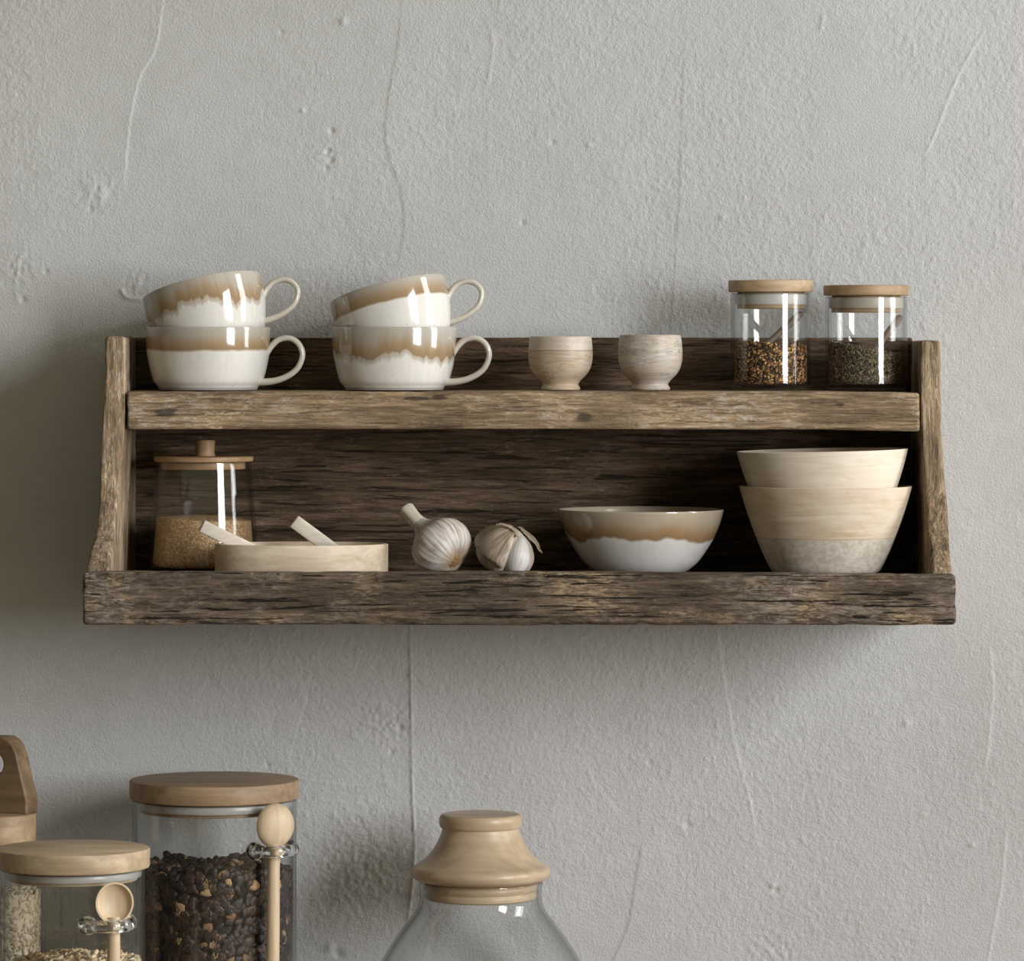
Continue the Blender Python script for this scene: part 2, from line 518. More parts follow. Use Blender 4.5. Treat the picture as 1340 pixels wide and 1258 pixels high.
TAN_D, TAN_M, TAN_L, TAN_F = lin(98, 80, 60), lin(146, 124, 98), lin(176, 155, 126), lin(202, 182, 152)
def knot(px, py, y, w, h):
    p = P(px, py, y) - shelf.location
    return (p.x, p.z, w * S(y), h * S(y))
M_mid = old_wood('weathered_tan_wood', lin(92, 77, 60), lin(134, 115, 92), lin(166, 147, 120), lin(206, 188, 160), 'x', .85, .35, 1.3, gain=1.5, knots=[knot(216, 541, .08, 15, 8), knot(545, 522, .08, 17, 4), knot(575, 520, .08, 12, 4), knot(763, 546, .08, 14, 6), knot(1100, 530, .08, 8, 3)])
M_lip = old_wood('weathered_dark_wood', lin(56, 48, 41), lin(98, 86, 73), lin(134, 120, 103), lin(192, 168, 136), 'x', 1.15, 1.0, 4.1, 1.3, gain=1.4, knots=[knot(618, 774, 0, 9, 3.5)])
M_side = old_wood('weathered_side_wood', lin(92, 77, 62), lin(136, 118, 96), lin(170, 152, 126), lin(208, 192, 166), 'z', .85, .5, 2.2, gain=1.4)
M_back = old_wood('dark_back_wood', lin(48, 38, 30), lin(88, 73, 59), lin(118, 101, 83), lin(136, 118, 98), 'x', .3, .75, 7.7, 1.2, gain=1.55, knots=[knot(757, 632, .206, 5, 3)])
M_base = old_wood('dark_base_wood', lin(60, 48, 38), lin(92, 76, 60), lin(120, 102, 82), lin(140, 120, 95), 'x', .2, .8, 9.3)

def sub(p): return p - SO
def flat_board(name, lo, hi, r, step, amp, seed, mat, grain='x', **kw):
    me = board(name, lo, hi, r, step, amp, seed, grain, **kw)
    me.transform(Matrix.Translation(-shelf.location))
    return link(name, me, mat, shelf, sharp=60)

# front rail
a, b = P(108, 818, 0), P(1251, 749, 0)
def rail_warp(p):
    t = (p[:, 0] - a.x) / (b.x - a.x)
    p = p.copy(); p[:, 2] += -0.0022 * np.clip((t - .55) / .45, 0, 1) * (p[:, 2] > (a.z + b.z) / 2)
    return p
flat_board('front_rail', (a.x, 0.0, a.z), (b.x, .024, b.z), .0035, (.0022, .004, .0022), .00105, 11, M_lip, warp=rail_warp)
# bottom board
BOT = b.z - .0085
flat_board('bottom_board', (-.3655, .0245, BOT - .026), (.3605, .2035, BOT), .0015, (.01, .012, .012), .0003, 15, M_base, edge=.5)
# upper shelf board
a2, b2 = P(166, 562, .08), P(1203.5, 512.5, .08)
def up_warp(p):
    t = (p[:, 0] - a2.x) / (b2.x - a2.x)
    p = p.copy(); p[:, 2] -= 0.0016 * np.clip((t - .8) / .2, 0, 1) ** 2
    return p
flat_board('shelf_board', (a2.x, .08, a2.z), (b2.x, .2035, b2.z), .0028, (.0024, .006, .0022), .0009, 23, M_mid, warp=up_warp)
UPZ = b2.z + .0010
# back panel
BKY = .206
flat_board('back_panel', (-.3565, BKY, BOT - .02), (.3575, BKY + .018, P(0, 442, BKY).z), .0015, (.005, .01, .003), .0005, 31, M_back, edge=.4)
# side panels
LP = dict(py=[436, 500, 560, 620, 680, 702, 722, 748, 818], ox=[137.5, 137, 133.5, 130.5, 127.5, 124, 117, 111.5, 111.5], ix=[163.5, 163.5, 163.5, 158, 152, 149, 146, 142, 142])
RP = dict(py=[436, 500, 560, 620, 680, 702, 722, 748, 818], ox=[1230.5, 1231, 1232, 1236, 1241, 1242.5, 1243.5, 1245.5, 1245.5], ix=[1204, 1204.5, 1205, 1209, 1213, 1215, 1217, 1219, 1219])
FY = ([436, 560, 640, 690, 715, 735, 748, 818], [.083, .081, .076, .064, .048, .034, .0255, .0255])
def side_panel(prof, top_py, seed, inside):
    ztop, zbot = P(0, top_py, .084).z, P(0, 812, .03).z
    def warp(p):
        # p: x in 0..0.018 (0 outer), y in 0..0.14 (0 front), z real
        z = p[:, 2]
        py = HY - (z - Z0) / S(.07)
        fy = np.interp(py, FY[0], FY[1])
        s = (D0 + fy) / F
        ox = (np.interp(py, prof['py'], prof['ox']) - CX) * s
        ix = (np.interp(py, prof['py'], prof['ix']) - CX) * s
        u = p[:, 0] / .018; v = p[:, 1] / .14
        back_ix = inside
        ixv = ix + (back_ix - ix) * np.clip(v * 1.15, 0, 1)
        x = ox + (ixv - ox) * u
        y = fy + (.2245 - fy) * v
        return np.stack([x, y, z], 1)
    me = board('side_panel', (0, 0, zbot), (.018, .14, ztop), .003, (.0024, .006, .0028), .0010, seed, 'z', warp=warp, edge=1.6)
    me.transform(Matrix.Translation(-shelf.location))
    bm = bmesh.new(); bm.from_mesh(me); bmesh.ops.recalc_face_normals(bm, faces=bm.faces); bm.to_mesh(me); bm.free()
    return link('side_panel', me, M_side, shelf, sharp=60)
side_panel(LP, 440.5, 41, -.3550)
side_panel(RP, 446, 47, .3562)

# ------------------------------------------------------------------ teacups
CY = .143
cs = S(CY)
def cup_profile(k=1.0):
    o = [(0, 4), (56, 4), (58, 0), (64, 0), (65, 3), (67.5, 6), (71.5, 11), (74.5, 20), (77, 30), (79.4, 42), (80.9, 52), (81.5, 64), (81.6, 80)]
    outer = o[:6] + [tuple(p) for p in catmull(o[5:], 4)][1:]
    inner = [(81.2, 81.6), (80.2, 82), (79.3, 81.2)] + [tuple(p) for p in catmull([(79, 78), (78.8, 62), (77.2, 47), (73.6, 30), (69, 18), (60, 10), (40, 7.5), (0, 7)], 4)]
    return [(r * cs * k, z * cs * k) for r, z in outer + inner]
HANDLE = [(74.5, 45), (79, 51), (85, 58.5), (94, 65.5), (107, 67.5), (118, 62), (124, 52), (124.5, 42), (119, 29), (109, 20), (95, 13.5), (80, 10.5), (66, 10)]
def make_cup(loc, rot, k, mat, inner, label, lift=0.0):
    e = empty('teacup', loc, label, 'cup', 'teacups stacked on the upper shelf')
    e.rotation_euler = rot
    link('cup_body', lathe('cup_body', cup_profile(k), 96), mat, e, sharp=50)
    pts = [(x * cs * k, 0, (z + lift * (1 - z / 68)) * cs * k) for x, z in catmull(HANDLE, 5)]
    n = len(pts)
    rad = [cs * k * (4.2 + 1.6 * (abs(i / (n - 1) - .5) * 2) ** 3) for i in range(n)]
    link('handle', sweep('handle', pts, rad, 16, flat=(1.35, .9)), inner, e)
    return e
M_handle = glaze('pale_handle_glaze', .2, .1, .0, 1.0, top=(198, 192, 180), brown=(198, 192, 180), white=(198, 192, 180))
hh = 82 * cs
M_c1 = glaze('cup_glaze_straight_band', hh, 30.5 * cs, .0035, 2.3, 40, .035, foot=3.2 * cs)
M_c2 = glaze('cup_glaze_deep_runs', hh, 37 * cs, .030, 5.1, 70, .05, halo=.06, side=-.06)
M_c3 = glaze('cup_glaze_ragged_band', hh, 38 * cs, .015, 8.4, 110, .04, halo=.08, foot=3.2 * cs)
M_c4 = glaze('cup_glaze_crisp_band', hh, 30 * cs, .0022, 3.7, 60, .03)
def rim_tilt(cx, cy, dx, tilt, away, k):
    """origin of a leaning cup whose rim centre sits at px (cx, cy)"""
    R = Matrix.Rotation(math.radians(-tilt), 3, 'Y') @ Matrix.Rotation(math.radians(away), 3, 'X')
    axis = R @ Vector((0, 0, 1))
    c = P(cx, cy, CY) + Vector((0, dx, 0))
    return c - axis * (82 * cs * k), R.to_euler()
b1 = P(272.5, 511, CY); b1.z = UPZ
make_cup(b1, (0, 0, -.12), 1.0, M_c1, M_handle, 'cream teacup with a straight-edged brown band, bottom of the left stack')
o2, r2 = rim_tilt(263.5, 376, .004, 13, -9, .975)
make_cup(o2, r2, .975, M_c2, M_handle, 'teacup with deep brown glaze drips, leaning on top of the left stack', 9)
b3 = P(516, 511, CY); b3.z = UPZ
make_cup(b3, (0, 0, -.1), 1.0, M_c3, M_handle, 'teacup with broad ragged brown band, bottom of the stack beside the egg cups')
o4, r4 = rim_tilt(506.5, 380, .004, 14, -8, .955)
make_cup(o4, r4, .955, M_c4, M_handle, 'teacup with crisp thin brown band, leaning atop the stack beside the egg cups', 9)

# ------------------------------------------------------------------ egg cups
ECY = .125
es = S(ECY)
def egg_cup(px, mat, label, wob, hgt):
    o = [(0, 2), (20, 2), (22, 0), (25, 0), (26, 2), (24.5, 5), (23.5, 8), (27, 13), (34, 20), (39, 28), (41.6, 38), (42.2, 48), (41.5, 60), (40.6, 68), (40, hgt - 1)]
    prof = [tuple(p) for p in o[:4]] + [tuple(p) for p in catmull(o[3:], 4)][1:]
    prof += [(39.2, hgt), (37.4, hgt), (36.6, hgt - 1.5)] + [tuple(p) for p in catmull([(36.4, hgt - 6), (36.5, 48), (33, 34), (22, 24), (0, 20)], 4)]
    l = P(px, 511, ECY); l.z = UPZ
    o = link('egg_cup', lathe('egg_cup', [(r * es, z * es) for r, z in prof], 72), mat, loc=l, rot=(0, 0, wob))
    return tag(o, label, 'egg cup', 'egg cups on the upper shelf')
def egg_mat(name, a, b, band, seed, line):
    m, nt, out = new_mat(name); T = NT(nt)
    n1 = T.noise(T.coords((18, 18, 170), (seed, seed, seed)), 1.0, 6, 0.65, 1.2)
    n2 = T.noise(T.coords((38, 38, 60), (seed * 2, 0, seed)), 1.0, 3, 0.5, .5)
    col = T.ramp(n1, [(0.3, a), (0.62, b)])
    col = T.mix(T.ramp(n2, [(0.38, BW0), (0.66, (.8, .8, .8, 1))]), col, band)
    vein = T.noise(T.coords((14, 14, 75), (seed, 0, 0)), 1.0, 3, 0.6, 2.5)
    col = T.mix(T.ramp(vein, [(0.47, BW0), (0.5, (.55, .55, .55, 1)), (0.53, BW0)]), col, lin(128, 112, 96))
    if line:
        tc = T.n('ShaderNodeTexCoord'); sp = T.n('ShaderNodeSeparateXYZ'); T.l(tc.outputs['Object'], sp.inputs[0])
        up = T.math('GREATER_THAN', sp.outputs[2], 52 * es)
        col = T.mix(T.math('MULTIPLY', up, .45), col, lin(196, 190, 180))
        d = T.math('LESS_THAN', T.math('ABSOLUTE', T.math('SUBTRACT', sp.outputs[2], 51.5 * es)), .0005)
        col = T.mix(T.math('MULTIPLY', d, .6), col, lin(130, 114, 96))
    bsdf(T, out, col, .42, T.bump(n1, .15, .001), spec=.35)
    return m
egg_cup(733.5, egg_mat('warm_whitewashed_wood', lin(166, 150, 130), lin(194, 182, 166), lin(184, 162, 136), 3.0, True),
        'small footed wooden egg cup with a carved line under its rim, left of the pair', .3, 70)
egg_cup(851, egg_mat('grey_whitewashed_wood', lin(162, 150, 134), lin(196, 190, 182), lin(174, 158, 138), 6.2, False),
        'small footed wooden egg cup with grey veining, nearer the spice jars', 1.2, 72)

# ------------------------------------------------------------------ glass jars
GLASS = thin_glass('clear_jar_glass', (.985, .987, .987), (.62, .63, .63))
RODG = solid_glass('solid_loop_glass')
SEAL = plain('clear_grey_seal', lin(188, 186, 182), .35, .4, .05)

def glass_wall(R, H, t=.002, base=.005, taper=None, lip=.0015):
    """outer and inner wall of a glass vessel; taper(z/H)->radius factor"""
    f = taper or (lambda u: 1.0)
    zs = [H * q for q in (0.03, .05, .07, .1, .17, .25, .4, .55, .7, .85, .95, .985)]
    out = [(0, 0), (R * f(0) - .004, 0), (R * f(0) - .0012, .0012), (R * f(.02), .004)]
    out += [(R * f(z / H), z) for z in zs if z > .005]
    out += [(R * f(1), H - .0008), (R * f(1) - t * .5, H), (R * f(1) - t, H - .0008)]
    inn = [(R * f(z / H) - t, z) for z in reversed(zs) if z > base + .003]
    inn += [(R * f(.02) - t - .0004, base + .002), (R * f(0) - t - .003, base), (0, base)]
    return out + inn

def disc_prof(R, h, r=.0012):
    return [(0, 0), (R - r, 0), (R - r * .3, r * .3), (R, r), (R, h - r), (R - r * .3, h - r * .3), (R - r, h), (0, h)]

def sphere_bits(base_subdiv):
    bm = bmesh.new(); bmesh.ops.create_icosphere(bm, subdivisions=base_subdiv, radius=1.0)
    vs = [v.co.copy() for v in bm.verts]; fs = [tuple(v.index for v in f.verts) for f in bm.faces]
    bm.free(); return vs, fs
ICO1, ICO2 = sphere_bits(1), sphere_bits(2)

def filling(name, R, H, heap, bits, size, n_side, n_top, nmat, weights, rng, sub=ICO1, jit=.25, flatten=(1, 1, 1), inner=None, tilt=0.0, standing=False, maxz=None):
    """one mesh: a core plus grains against the glass and over the heaped top. heap(x,y)->top height"""
    verts, faces, mi = [], [], []
    # core
    nr, na = 8, 40
    Rc = R - max(size) * .55
    rings = []
    for i in range(nr + 1):
        ring = []
        r = Rc * i / nr
        for k in range(na if i else 1):
            a = 2 * math.pi * k / na
            x, y = r * math.cos(a), r * math.sin(a)
            ring.append(len(verts)); verts.append((x, y, heap(x, y) - max(size) * .5))
        rings.append(ring)
    for i in range(nr):
        A, B = rings[i], rings[i + 1]
        for k in range(na):
            k2 = (k + 1) % na
            faces.append((A[0], B[k], B[k2]) if i == 0 else (A[k], B[k], B[k2], A[k2])); mi.append(0)
    low = []
    for k in range(na):
        a = 2 * math.pi * k / na
        low.append(len(verts)); verts.append(((Rc - .003) * math.cos(a), (Rc - .003) * math.sin(a), 0.0002))
    for k in range(na):
        k2 = (k + 1) % na
        faces.append((rings[-1][k], low[k], low[k2], rings[-1][k2])); mi.append(0)
    faces.append(tuple(reversed(low))); mi.append(0)
    vs, fs = sub
    def put(c, rot_n, sz):
        e = rot_n.to_track_quat('Z', 'Y').to_matrix() @ Matrix.Rotation(rng.uniform(0, 6.283), 3, 'Z')
        if tilt: e = e @ Matrix.Rotation(rng.gauss(0, tilt), 3, 'X') @ Matrix.Rotation(rng.gauss(0, tilt), 3, 'Y')
        st = len(verts)
        ph = [rng.uniform(0, 6.28) for _ in range(3)]
        for v in vs:
            q = 1 + jit * math.sin(2.3 * v.x + ph[0]) * math.cos(2.9 * v.y + ph[1]) + jit * .6 * math.sin(3.7 * v.z + ph[2])
            w = e @ Vector((v.x * flatten[0] * sz * q, v.y * flatten[1] * sz * q, v.z * flatten[2] * sz * q))
            w = c + w
            rr = math.hypot(w.x, w.y)
            Rl = R - max(0.0, .0035 - w.z) * .8
            if rr > Rl: w.x *= Rl / rr; w.y *= Rl / rr
            if w.z < 0: w.z = 0.0
            verts.append(w)
        m = rng.choices(range(nmat), weights)[0]
        for f in fs: faces.append(tuple(i + st for i in f)); mi.append(m)
    for _ in range(n_side):
        a = rng.uniform(-math.pi * 1.08, math.pi * .08)      # the half seen from the room, and a little more
        sz = rng.uniform(*size)
        r = R - sz * (.45 if tilt > .4 else .85)
        x, y = r * math.cos(a), r * math.sin(a)
        top = heap(x, y)
        z = rng.uniform(0.0 if maxz is None else maxz, top)
        put(Vector((x, y, z)), Vector((math.cos(a), math.sin(a), rng.uniform(-.3, .3))), sz)
    for _ in range(n_top):
        a = rng.uniform(0, 2 * math.pi); r = (R - size[1] * .5) * math.sqrt(rng.random())
        x, y = r * math.cos(a), r * math.sin(a)
        sz = rng.uniform(*size)
        put(Vector((x, y, heap(x, y) - sz * .1)), Vector((rng.uniform(-.5, .5), rng.uniform(-.5, .5), 1)), sz)
    return mesh_from(name, verts, faces, mi, recalc=False)

def wooden_spoon(name, loc, label, head, handle_pts, handle_r, mat, back=False, group=None, rz=0.0):
    e = empty(name, loc, label, 'spoon', group, rz)
    # head: ellipsoidal shell, opening towards -y (or +y when we see its back)
    w, h, d = head
    verts, faces = [], []
    nr, na = 9, 36
    t = .0016
    sgn = 1 if not back else -1
    def ring(i, off):
        u = i / nr * math.pi / 2
        return [((w - off) * math.sin(u) * math.cos(2 * math.pi * k / na), sgn * ((d - off) * math.cos(u)), (h - off) * math.sin(u) * math.sin(2 * math.pi * k / na)) for k in range(na)]
    layers = [ring(i, 0) for i in range(1, nr + 1)] + [ring(i, t) for i in range(nr, 0, -1)]
    verts.append((0, sgn * d, 0))
    ids = []
    for L in layers:
        ids.append(list(range(len(verts), len(verts) + na))); verts += L
    end = len(verts); verts.append((0, sgn * (d - t), 0))
    for k in range(na):
        k2 = (k + 1) % na
        faces.append((0, ids[0][k], ids[0][k2]))
        for i in range(len(ids) - 1): faces.append((ids[i][k], ids[i + 1][k], ids[i + 1][k2], ids[i][k2]))
        faces.append((ids[-1][k], end, ids[-1][k2]))
    link('spoon_bowl', mesh_from('spoon_bowl', verts, faces), mat, e, sharp=60)
    link('handle', sweep('handle', [tuple(p) for p in catmull(handle_pts, 6)], handle_r, 16, flat=(1, 1), up=(0, 1, 0)), mat, e)
    return e

L_OAK = fine_wood('oak_lid', lin(168, 138, 100), lin(198, 172, 134), 'x', .5, 1.0, 1.0)
L_OAK2 = fine_wood('oak_lid_darker', lin(150, 120, 84), lin(184, 154, 114), 'x', .5, 1.0, 5.0)
SPOON_D = fine_wood('dark_scoop_wood', lin(92, 78, 64), lin(122, 104, 86), 'z', .5)
JY = .14
js = S(JY)
def spice_jar(px, R, lid_top, lid_bot, lidR, plugR, plug_bot, label, lidmat, sealm):
    l = P(px, 512, JY); l.z = UPZ
    e = empty('spice_jar', l, label, 'jar', 'spice jars on the upper shelf')
    zz = lambda py: (HY - py) * js + Z0 - UPZ
    H = zz(lid_bot + .5) - .0006
    link('glass_jar', lathe('glass_jar', glass_wall(R * js, H), 96), GLASS, e)
    lid = link('lid', lathe('lid', disc_prof(lidR * js, (lid_bot - lid_top) * js), 96), lidmat, e, loc=(0, 0, zz(lid_bot)))
    hp = (plug_bot - lid_bot) * js
    link('plug', lathe('plug', disc_prof(plugR * js - .0022, hp * .98 + .0002, .0006), 80), lidmat, lid, loc=(0, 0, -hp))
    rr, rh = plugR * js, hp * .62
    ringp = [(rr - .0021, -hp * .12), (rr - .0004, -hp * .12), (rr, -hp * .2), (rr, -hp * .68), (rr - .0004, -hp * .76), (rr - .0021, -hp * .76), (rr - .0021, -hp * .12)]
    link('seal', lathe('seal', ringp, 80), sealm, lid)
    return e, R * js - .0031, l
rng = random.Random(7)
e1, r1, l1 = spice_jar(1008.5, 52, 367, 382.5, 55.5, 47, 404, 'glass spice jar of red-brown flakes with flat oak lid, beside the egg cups', L_OAK, SEAL)
e2, r2_, l2 = spice_jar(1133.5, 53.5, 373.5, 387, 56, 48.5, 409, 'shorter glass spice jar of grey-green dried herbs, next to the right side panel', L_OAK2, plain('warm_grey_seal', lin(172, 164, 152), .35, .4, .05))
CH = [plain('chili_dark', lin(62, 42, 30), .6), plain('chili_tan', lin(178, 136, 88), .6), plain('chili_brown', lin(120, 84, 52), .6), plain('chili_gold', lin(214, 172, 116), .6)]
me = filling('chili_flakes', r1, 0, lambda x, y: .036 + .1 * -x * .35 + .0012 * math.sin(90 * x) * math.cos(80 * y), None, (.0012, .0022), 1700, 500, 4, (6, 2.5, 4, 2), rng, flatten=(1.15, .8, .35), jit=.3, tilt=.5)
tag(link('chili_flakes', me, CH, loc=l1 + Vector((0, 0, .0052)), sharp=None), 'red-brown dried chilli flakes filling the lower half of the taller-lidded spice jar', 'spice', kind='stuff')
HB = [plain('herb_dark', lin(84, 74, 58), .7), plain('herb_green', lin(122, 112, 88), .7), plain('herb_pale', lin(170, 154, 126), .7), plain('herb_brown', lin(110, 92, 70), .7)]
me = filling('dried_herbs', r2_, 0, lambda x, y: .0315 + (-x) * .20 + .001 * math.sin(100 * x + 60 * y), None, (.0011, .002), 1800, 600, 4, (4, 4, 1.5, 3), rng, flatten=(1.7, .35, .35), jit=.2, tilt=.5)
tag(link('dried_herbs', me, HB, loc=l2 + Vector((0, 0, .0052)), sharp=None), 'grey-green dried herbs filling the spice jar next to the right side panel', 'spice', kind='stuff')
def small_scoop(l, px0, py0, px1, py1, label, R):
    A, B = P(px0, py0, JY - .006), P(px1, py1, JY + .010)
    e = empty('spice_scoop', A, label, 'spoon', 'scoops inside the spice jars')
    d = (B - A)
    L = d.length; dn = d.normalized()
    pts = [dn * (L * q) for q in (-.25, 0, .2, .4, .6, .8, .93, 1.0)]
    rad = [.0028, .0028, .0029, .0031, .0034, .0036, .003, .0015]
    link('handle', sweep('handle', pts, rad, 14, flat=(.55, 1.0), up=(0, 1, 0)), SPOON_D, e)
    bowl = lathe('scoop_bowl', [(0, -.0045), (.0035, -.004), (.0062, -.0015), (.0066, .001), (.006, .0014), (.0035, -.002), (0, -.0028)], 36)
    link('scoop_bowl', bowl, SPOON_D, e, loc=dn * (L * -.32), rot=(.2, .75, 0))
    return e
small_scoop(l1, 1004, 450, 1050, 409, 'dark wooden scoop leaning in the spice jar of chilli flakes', r1)
small_scoop(l2, 1150, 452, 1179, 413, 'dark wooden scoop leaning in the spice jar of dried herbs', r2_)

# ------------------------------------------------------------------ sugar jar
SY = .151
ss = S(SY)
l = P(266.5, 745, SY); l.z = BOT + .0004
sj = empty('sugar_jar', l, 'tapered glass jar of brown sugar with flat wooden lid and round knob', 'jar')
zz = lambda py: (HY - py) * ss + Z0 - l.z
H = zz(604)
RB = 73 * ss
tap = lambda u: 1.0 - .165 * max(0, (u - .08)) ** .9 if u > .08 else 1.0 - .05 * (1 - u / .08) ** 2
link('glass_jar', lathe('glass_jar', glass_wall(RB, H, taper=tap), 96), GLASS, sj)
LIDW = fine_wood('warm_jar_lid', lin(150, 114, 76), lin(188, 152, 108), 'x', .45, seed=3)
lid = link('lid', lathe('lid', disc_prof(65 * ss, zz(597) - zz(603.8), .001), 80), LIDW, sj, loc=(0, 0, zz(603.8)))
link('plug', lathe('plug', disc_prof(56 * ss - .001, zz(603.8) - zz(614), .001), 80), LIDW, lid, loc=(0, 0, -(zz(603.8) - zz(614))))
kn = [(0, 0), (13.5, 0), (12.2, 4), (12.4, 12), (13.2, 19), (12.6, 21), (0, 21.5)]
link('knob', lathe('knob', [(r * ss, z * ss) for r, z in kn], 48), LIDW, lid, loc=(2 * ss, 0, zz(597) - zz(603.8)))
def sugar_mat():
    m, nt, out = new_mat('brown_sugar'); T = NT(nt)
    v = T.coords((1, 1, 1))
    vo = T.n('ShaderNodeTexVoronoi'); vo.inputs['Scale'].default_value = 900; T.l(v, vo.inputs['Vector'])
    n = T.noise(v, 60, 3, .6)
    r = T.n('ShaderNodeSeparateColor'); T.l(vo.outputs['Color'], r.inputs[0])
    col = T.ramp(r.outputs[0], [(0.0, lin(140, 108, 70)), (.5, lin(180, 146, 104)), (1.0, lin(218, 188, 146))])
    col = T.mix(1.0, col, T.ramp(n, [(.3, (.88, .88, .88, 1)), (.7, (1.08, 1.08, 1.08, 1))]), 'MULTIPLY')
    bsdf(T, out, col, .45, T.bump(vo.outputs['Distance'], .6, .0006), spec=.4)
    return m
hs = zz(680) - .0056
sprof = [(0, 0)]
for q in (0, .02, .1, .2, .35, .5, .7, .9, 1.0):
    z = q * hs
    sprof.append(((RB * tap((z + .0056) / H) - .0042) * (.915 if q == 0 else .945 if q == .02 else 1), z))
rt = sprof[-1][0]
sprof += [(rt * .9, hs + .0012), (rt * .7, hs + .0024), (rt * .4, hs + .0038), (0, hs + .0044)]
rs = np.random.RandomState(4)
def sug_warp(x, y, z):
    if z > hs * .99:
        z += .0010 * math.sin(130 * x + 1) * math.cos(110 * y) - x * .03
    return (x, y, z)
tag(link('brown_sugar', lathe('brown_sugar', sprof, 96, warp=sug_warp), sugar_mat(), loc=l + Vector((0, 0, .0054)), sharp=None),
    'golden brown sugar filling the lower half of the tapered jar', 'sugar', kind='stuff')

# ------------------------------------------------------------------ round dish with two scoops
DY = .0725
ds = S(DY)
DW = fine_wood('pale_dish_wood', lin(196, 172, 138), lin(232, 216, 192), 'x', .55, .8, 2.0, blot=.28)
l = P(394.5, 752, DY); l.z = BOT + .0004
zd = (HY - 711.5) * ds + Z0 - l.z
R = 113.5 * ds
dp = [(0, 0), (R - .0015, 0), (R - .0003, .0012), (R, .003), (R, zd - .001), (R - .0004, zd - .0002), (R - .0012, zd), (R - .0050, zd), (R - .0062, zd - .0012), (R - .0066, .010), (R - .011, .006), (0, .006)]
tag(link('wooden_dish', lathe('wooden_dish', dp, 140, warp=lambda x, y, z: (x, y * .585, z)), DW, loc=l), 'shallow pale wooden dish with upright sides in front of the sugar jar', 'dish')
SC = fine_wood('whitewashed_scoop_wood', lin(196, 184, 166), lin(222, 212, 198), 'x', .6, 1.2, 4.0)
def dish_scoop(tip, rimpt, y0, y1, w, label, mat):
    A, B = P(tip[0], tip[1], y0), P(rimpt[0], rimpt[1], y1)
    d = (B - A); ext = (A.z - (l.z + .0125)) / (A.z - B.z)
    C = A + d * ext
    e = empty('wooden_scoop', C, label, 'spoon', 'scoops in the shallow dish')
    ax = (A - C); L = ax.length; ax.normalize()
    # flat handle: rounded box along ax
    me = board('handle', (-w / 2, -.0028, .0), (w / 2, .0028, L), .0012, (.004, .003, .012), .0001, 61, 'z', edge=.3)
    q = ax.to_track_quat('Z', 'Y').to_matrix().to_4x4()
    side = Vector((0, -1, 0)); side = (side - ax * side.dot(ax)).normalized()
    xx = side.cross(ax).normalized()
    Mx = Matrix((( xx.x, -side.x, ax.x, 0), (xx.y, -side.y, ax.y, 0), (xx.z, -side.z, ax.z, 0), (0, 0, 0, 1)))
    me.transform(Mx)
    link('handle', me, mat, e, sharp=50)
    bowl = lathe('scoop_bowl', [(0, -.0055), (.008, -.0050), (.0125, -.002), (.0142, .002), (.0132, .0024), (.011, -.0006), (.007, -.003), (0, -.0035)], 40)
    link('scoop_bowl', bowl, mat, e, loc=Vector((-ax.x * .010, -ax.y * .010, -.0005)))
    return e
dish_scoop((263.5, 688), (314, 712.5), DY - .020, DY - .006, .0115, 'wooden scoop leaning out of the shallow dish, in front of the sugar jar', SC)
dish_scoop((384.5, 682), (425, 712), DY - .002, DY + .004, .0125, 'pale wooden scoop sticking up from the middle of the shallow dish', SC)

# ------------------------------------------------------------------ garlic
GY = .075
gs = S(GY)
def garlic_mat(name, base, streak, rootc, pr=0.5, zr=0.0):
    m, nt, out = new_mat(name); T = NT(nt)
    tc = T.n('ShaderNodeTexCoord')
    sp = T.n('ShaderNodeSeparateXYZ'); T.l(tc.outputs['Object'], sp.inputs[0])
    an = T.math('ARCTAN2', sp.outputs[1], sp.outputs[0])
    cb = T.n('ShaderNodeCombineXYZ')
    T.l(T.math('MULTIPLY', T.math('SINE', an), 7.0), cb.inputs[0]); T.l(T.math('MULTIPLY', T.math('COSINE', an), 7.0), cb.inputs[1]); T.l(T.math('MULTIPLY', sp.outputs[2], 22.0), cb.inputs[2])
    n = T.noise(cb.outputs[0], 1.6, 5, .65, .4)
    col = T.ramp(n, [(.32, streak), (.5, base), (.75, tuple(min(1, c * 1.06) for c in base[:3]) + (1,))])
    n2 = T.noise(T.coords((60, 60, 60)), 1.0, 3, .6)
    col = T.mix(T.ramp(n2, [(.52, BW0), (.75, (.5, .5, .5, 1))]), col, streak)
    rt = T.math('DIVIDE', T.math('SUBTRACT', zr, sp.outputs[2]), .006, clamp=True)
    col = T.mix(rt, col, rootc)
    bsdf(T, out, col, .5, T.bump(n, .35, .0012), spec=.35, Subsurface_Weight=.08)
    return m
def bulb_mesh(name, R, prof, lobes, amp, seed, seg=112):
    def warp(x, y, z):
        r = math.hypot(x, y); a = math.atan2(y, x)
        a2 = a + .25 * math.sin(2 * a + seed) 
        k = abs(math.cos(lobes * a2 / 2))
        u = min(1, r / (R * .55))
        f = 1 + amp * u * (k ** .55 - .75) + .012 * u * math.sin(31 * a + seed) + .03 * math.sin(a + seed)
        return (x * f, y * f, z * (1 + .03 * math.sin(3 * a + seed)))
    pts = [tuple(p) for p in catmull(prof, 6)]
    pts = [(max(r, 0), z) for r, z in pts]; pts[0] = (0, pts[0][1]); pts[-1] = (0, pts[-1][1])
    return lathe(name, pts, seg, warp=warp)
Gw = garlic_mat('garlic_skin', lin(198, 193, 187), lin(142, 124, 104), lin(170, 136, 92), zr=-.0185)
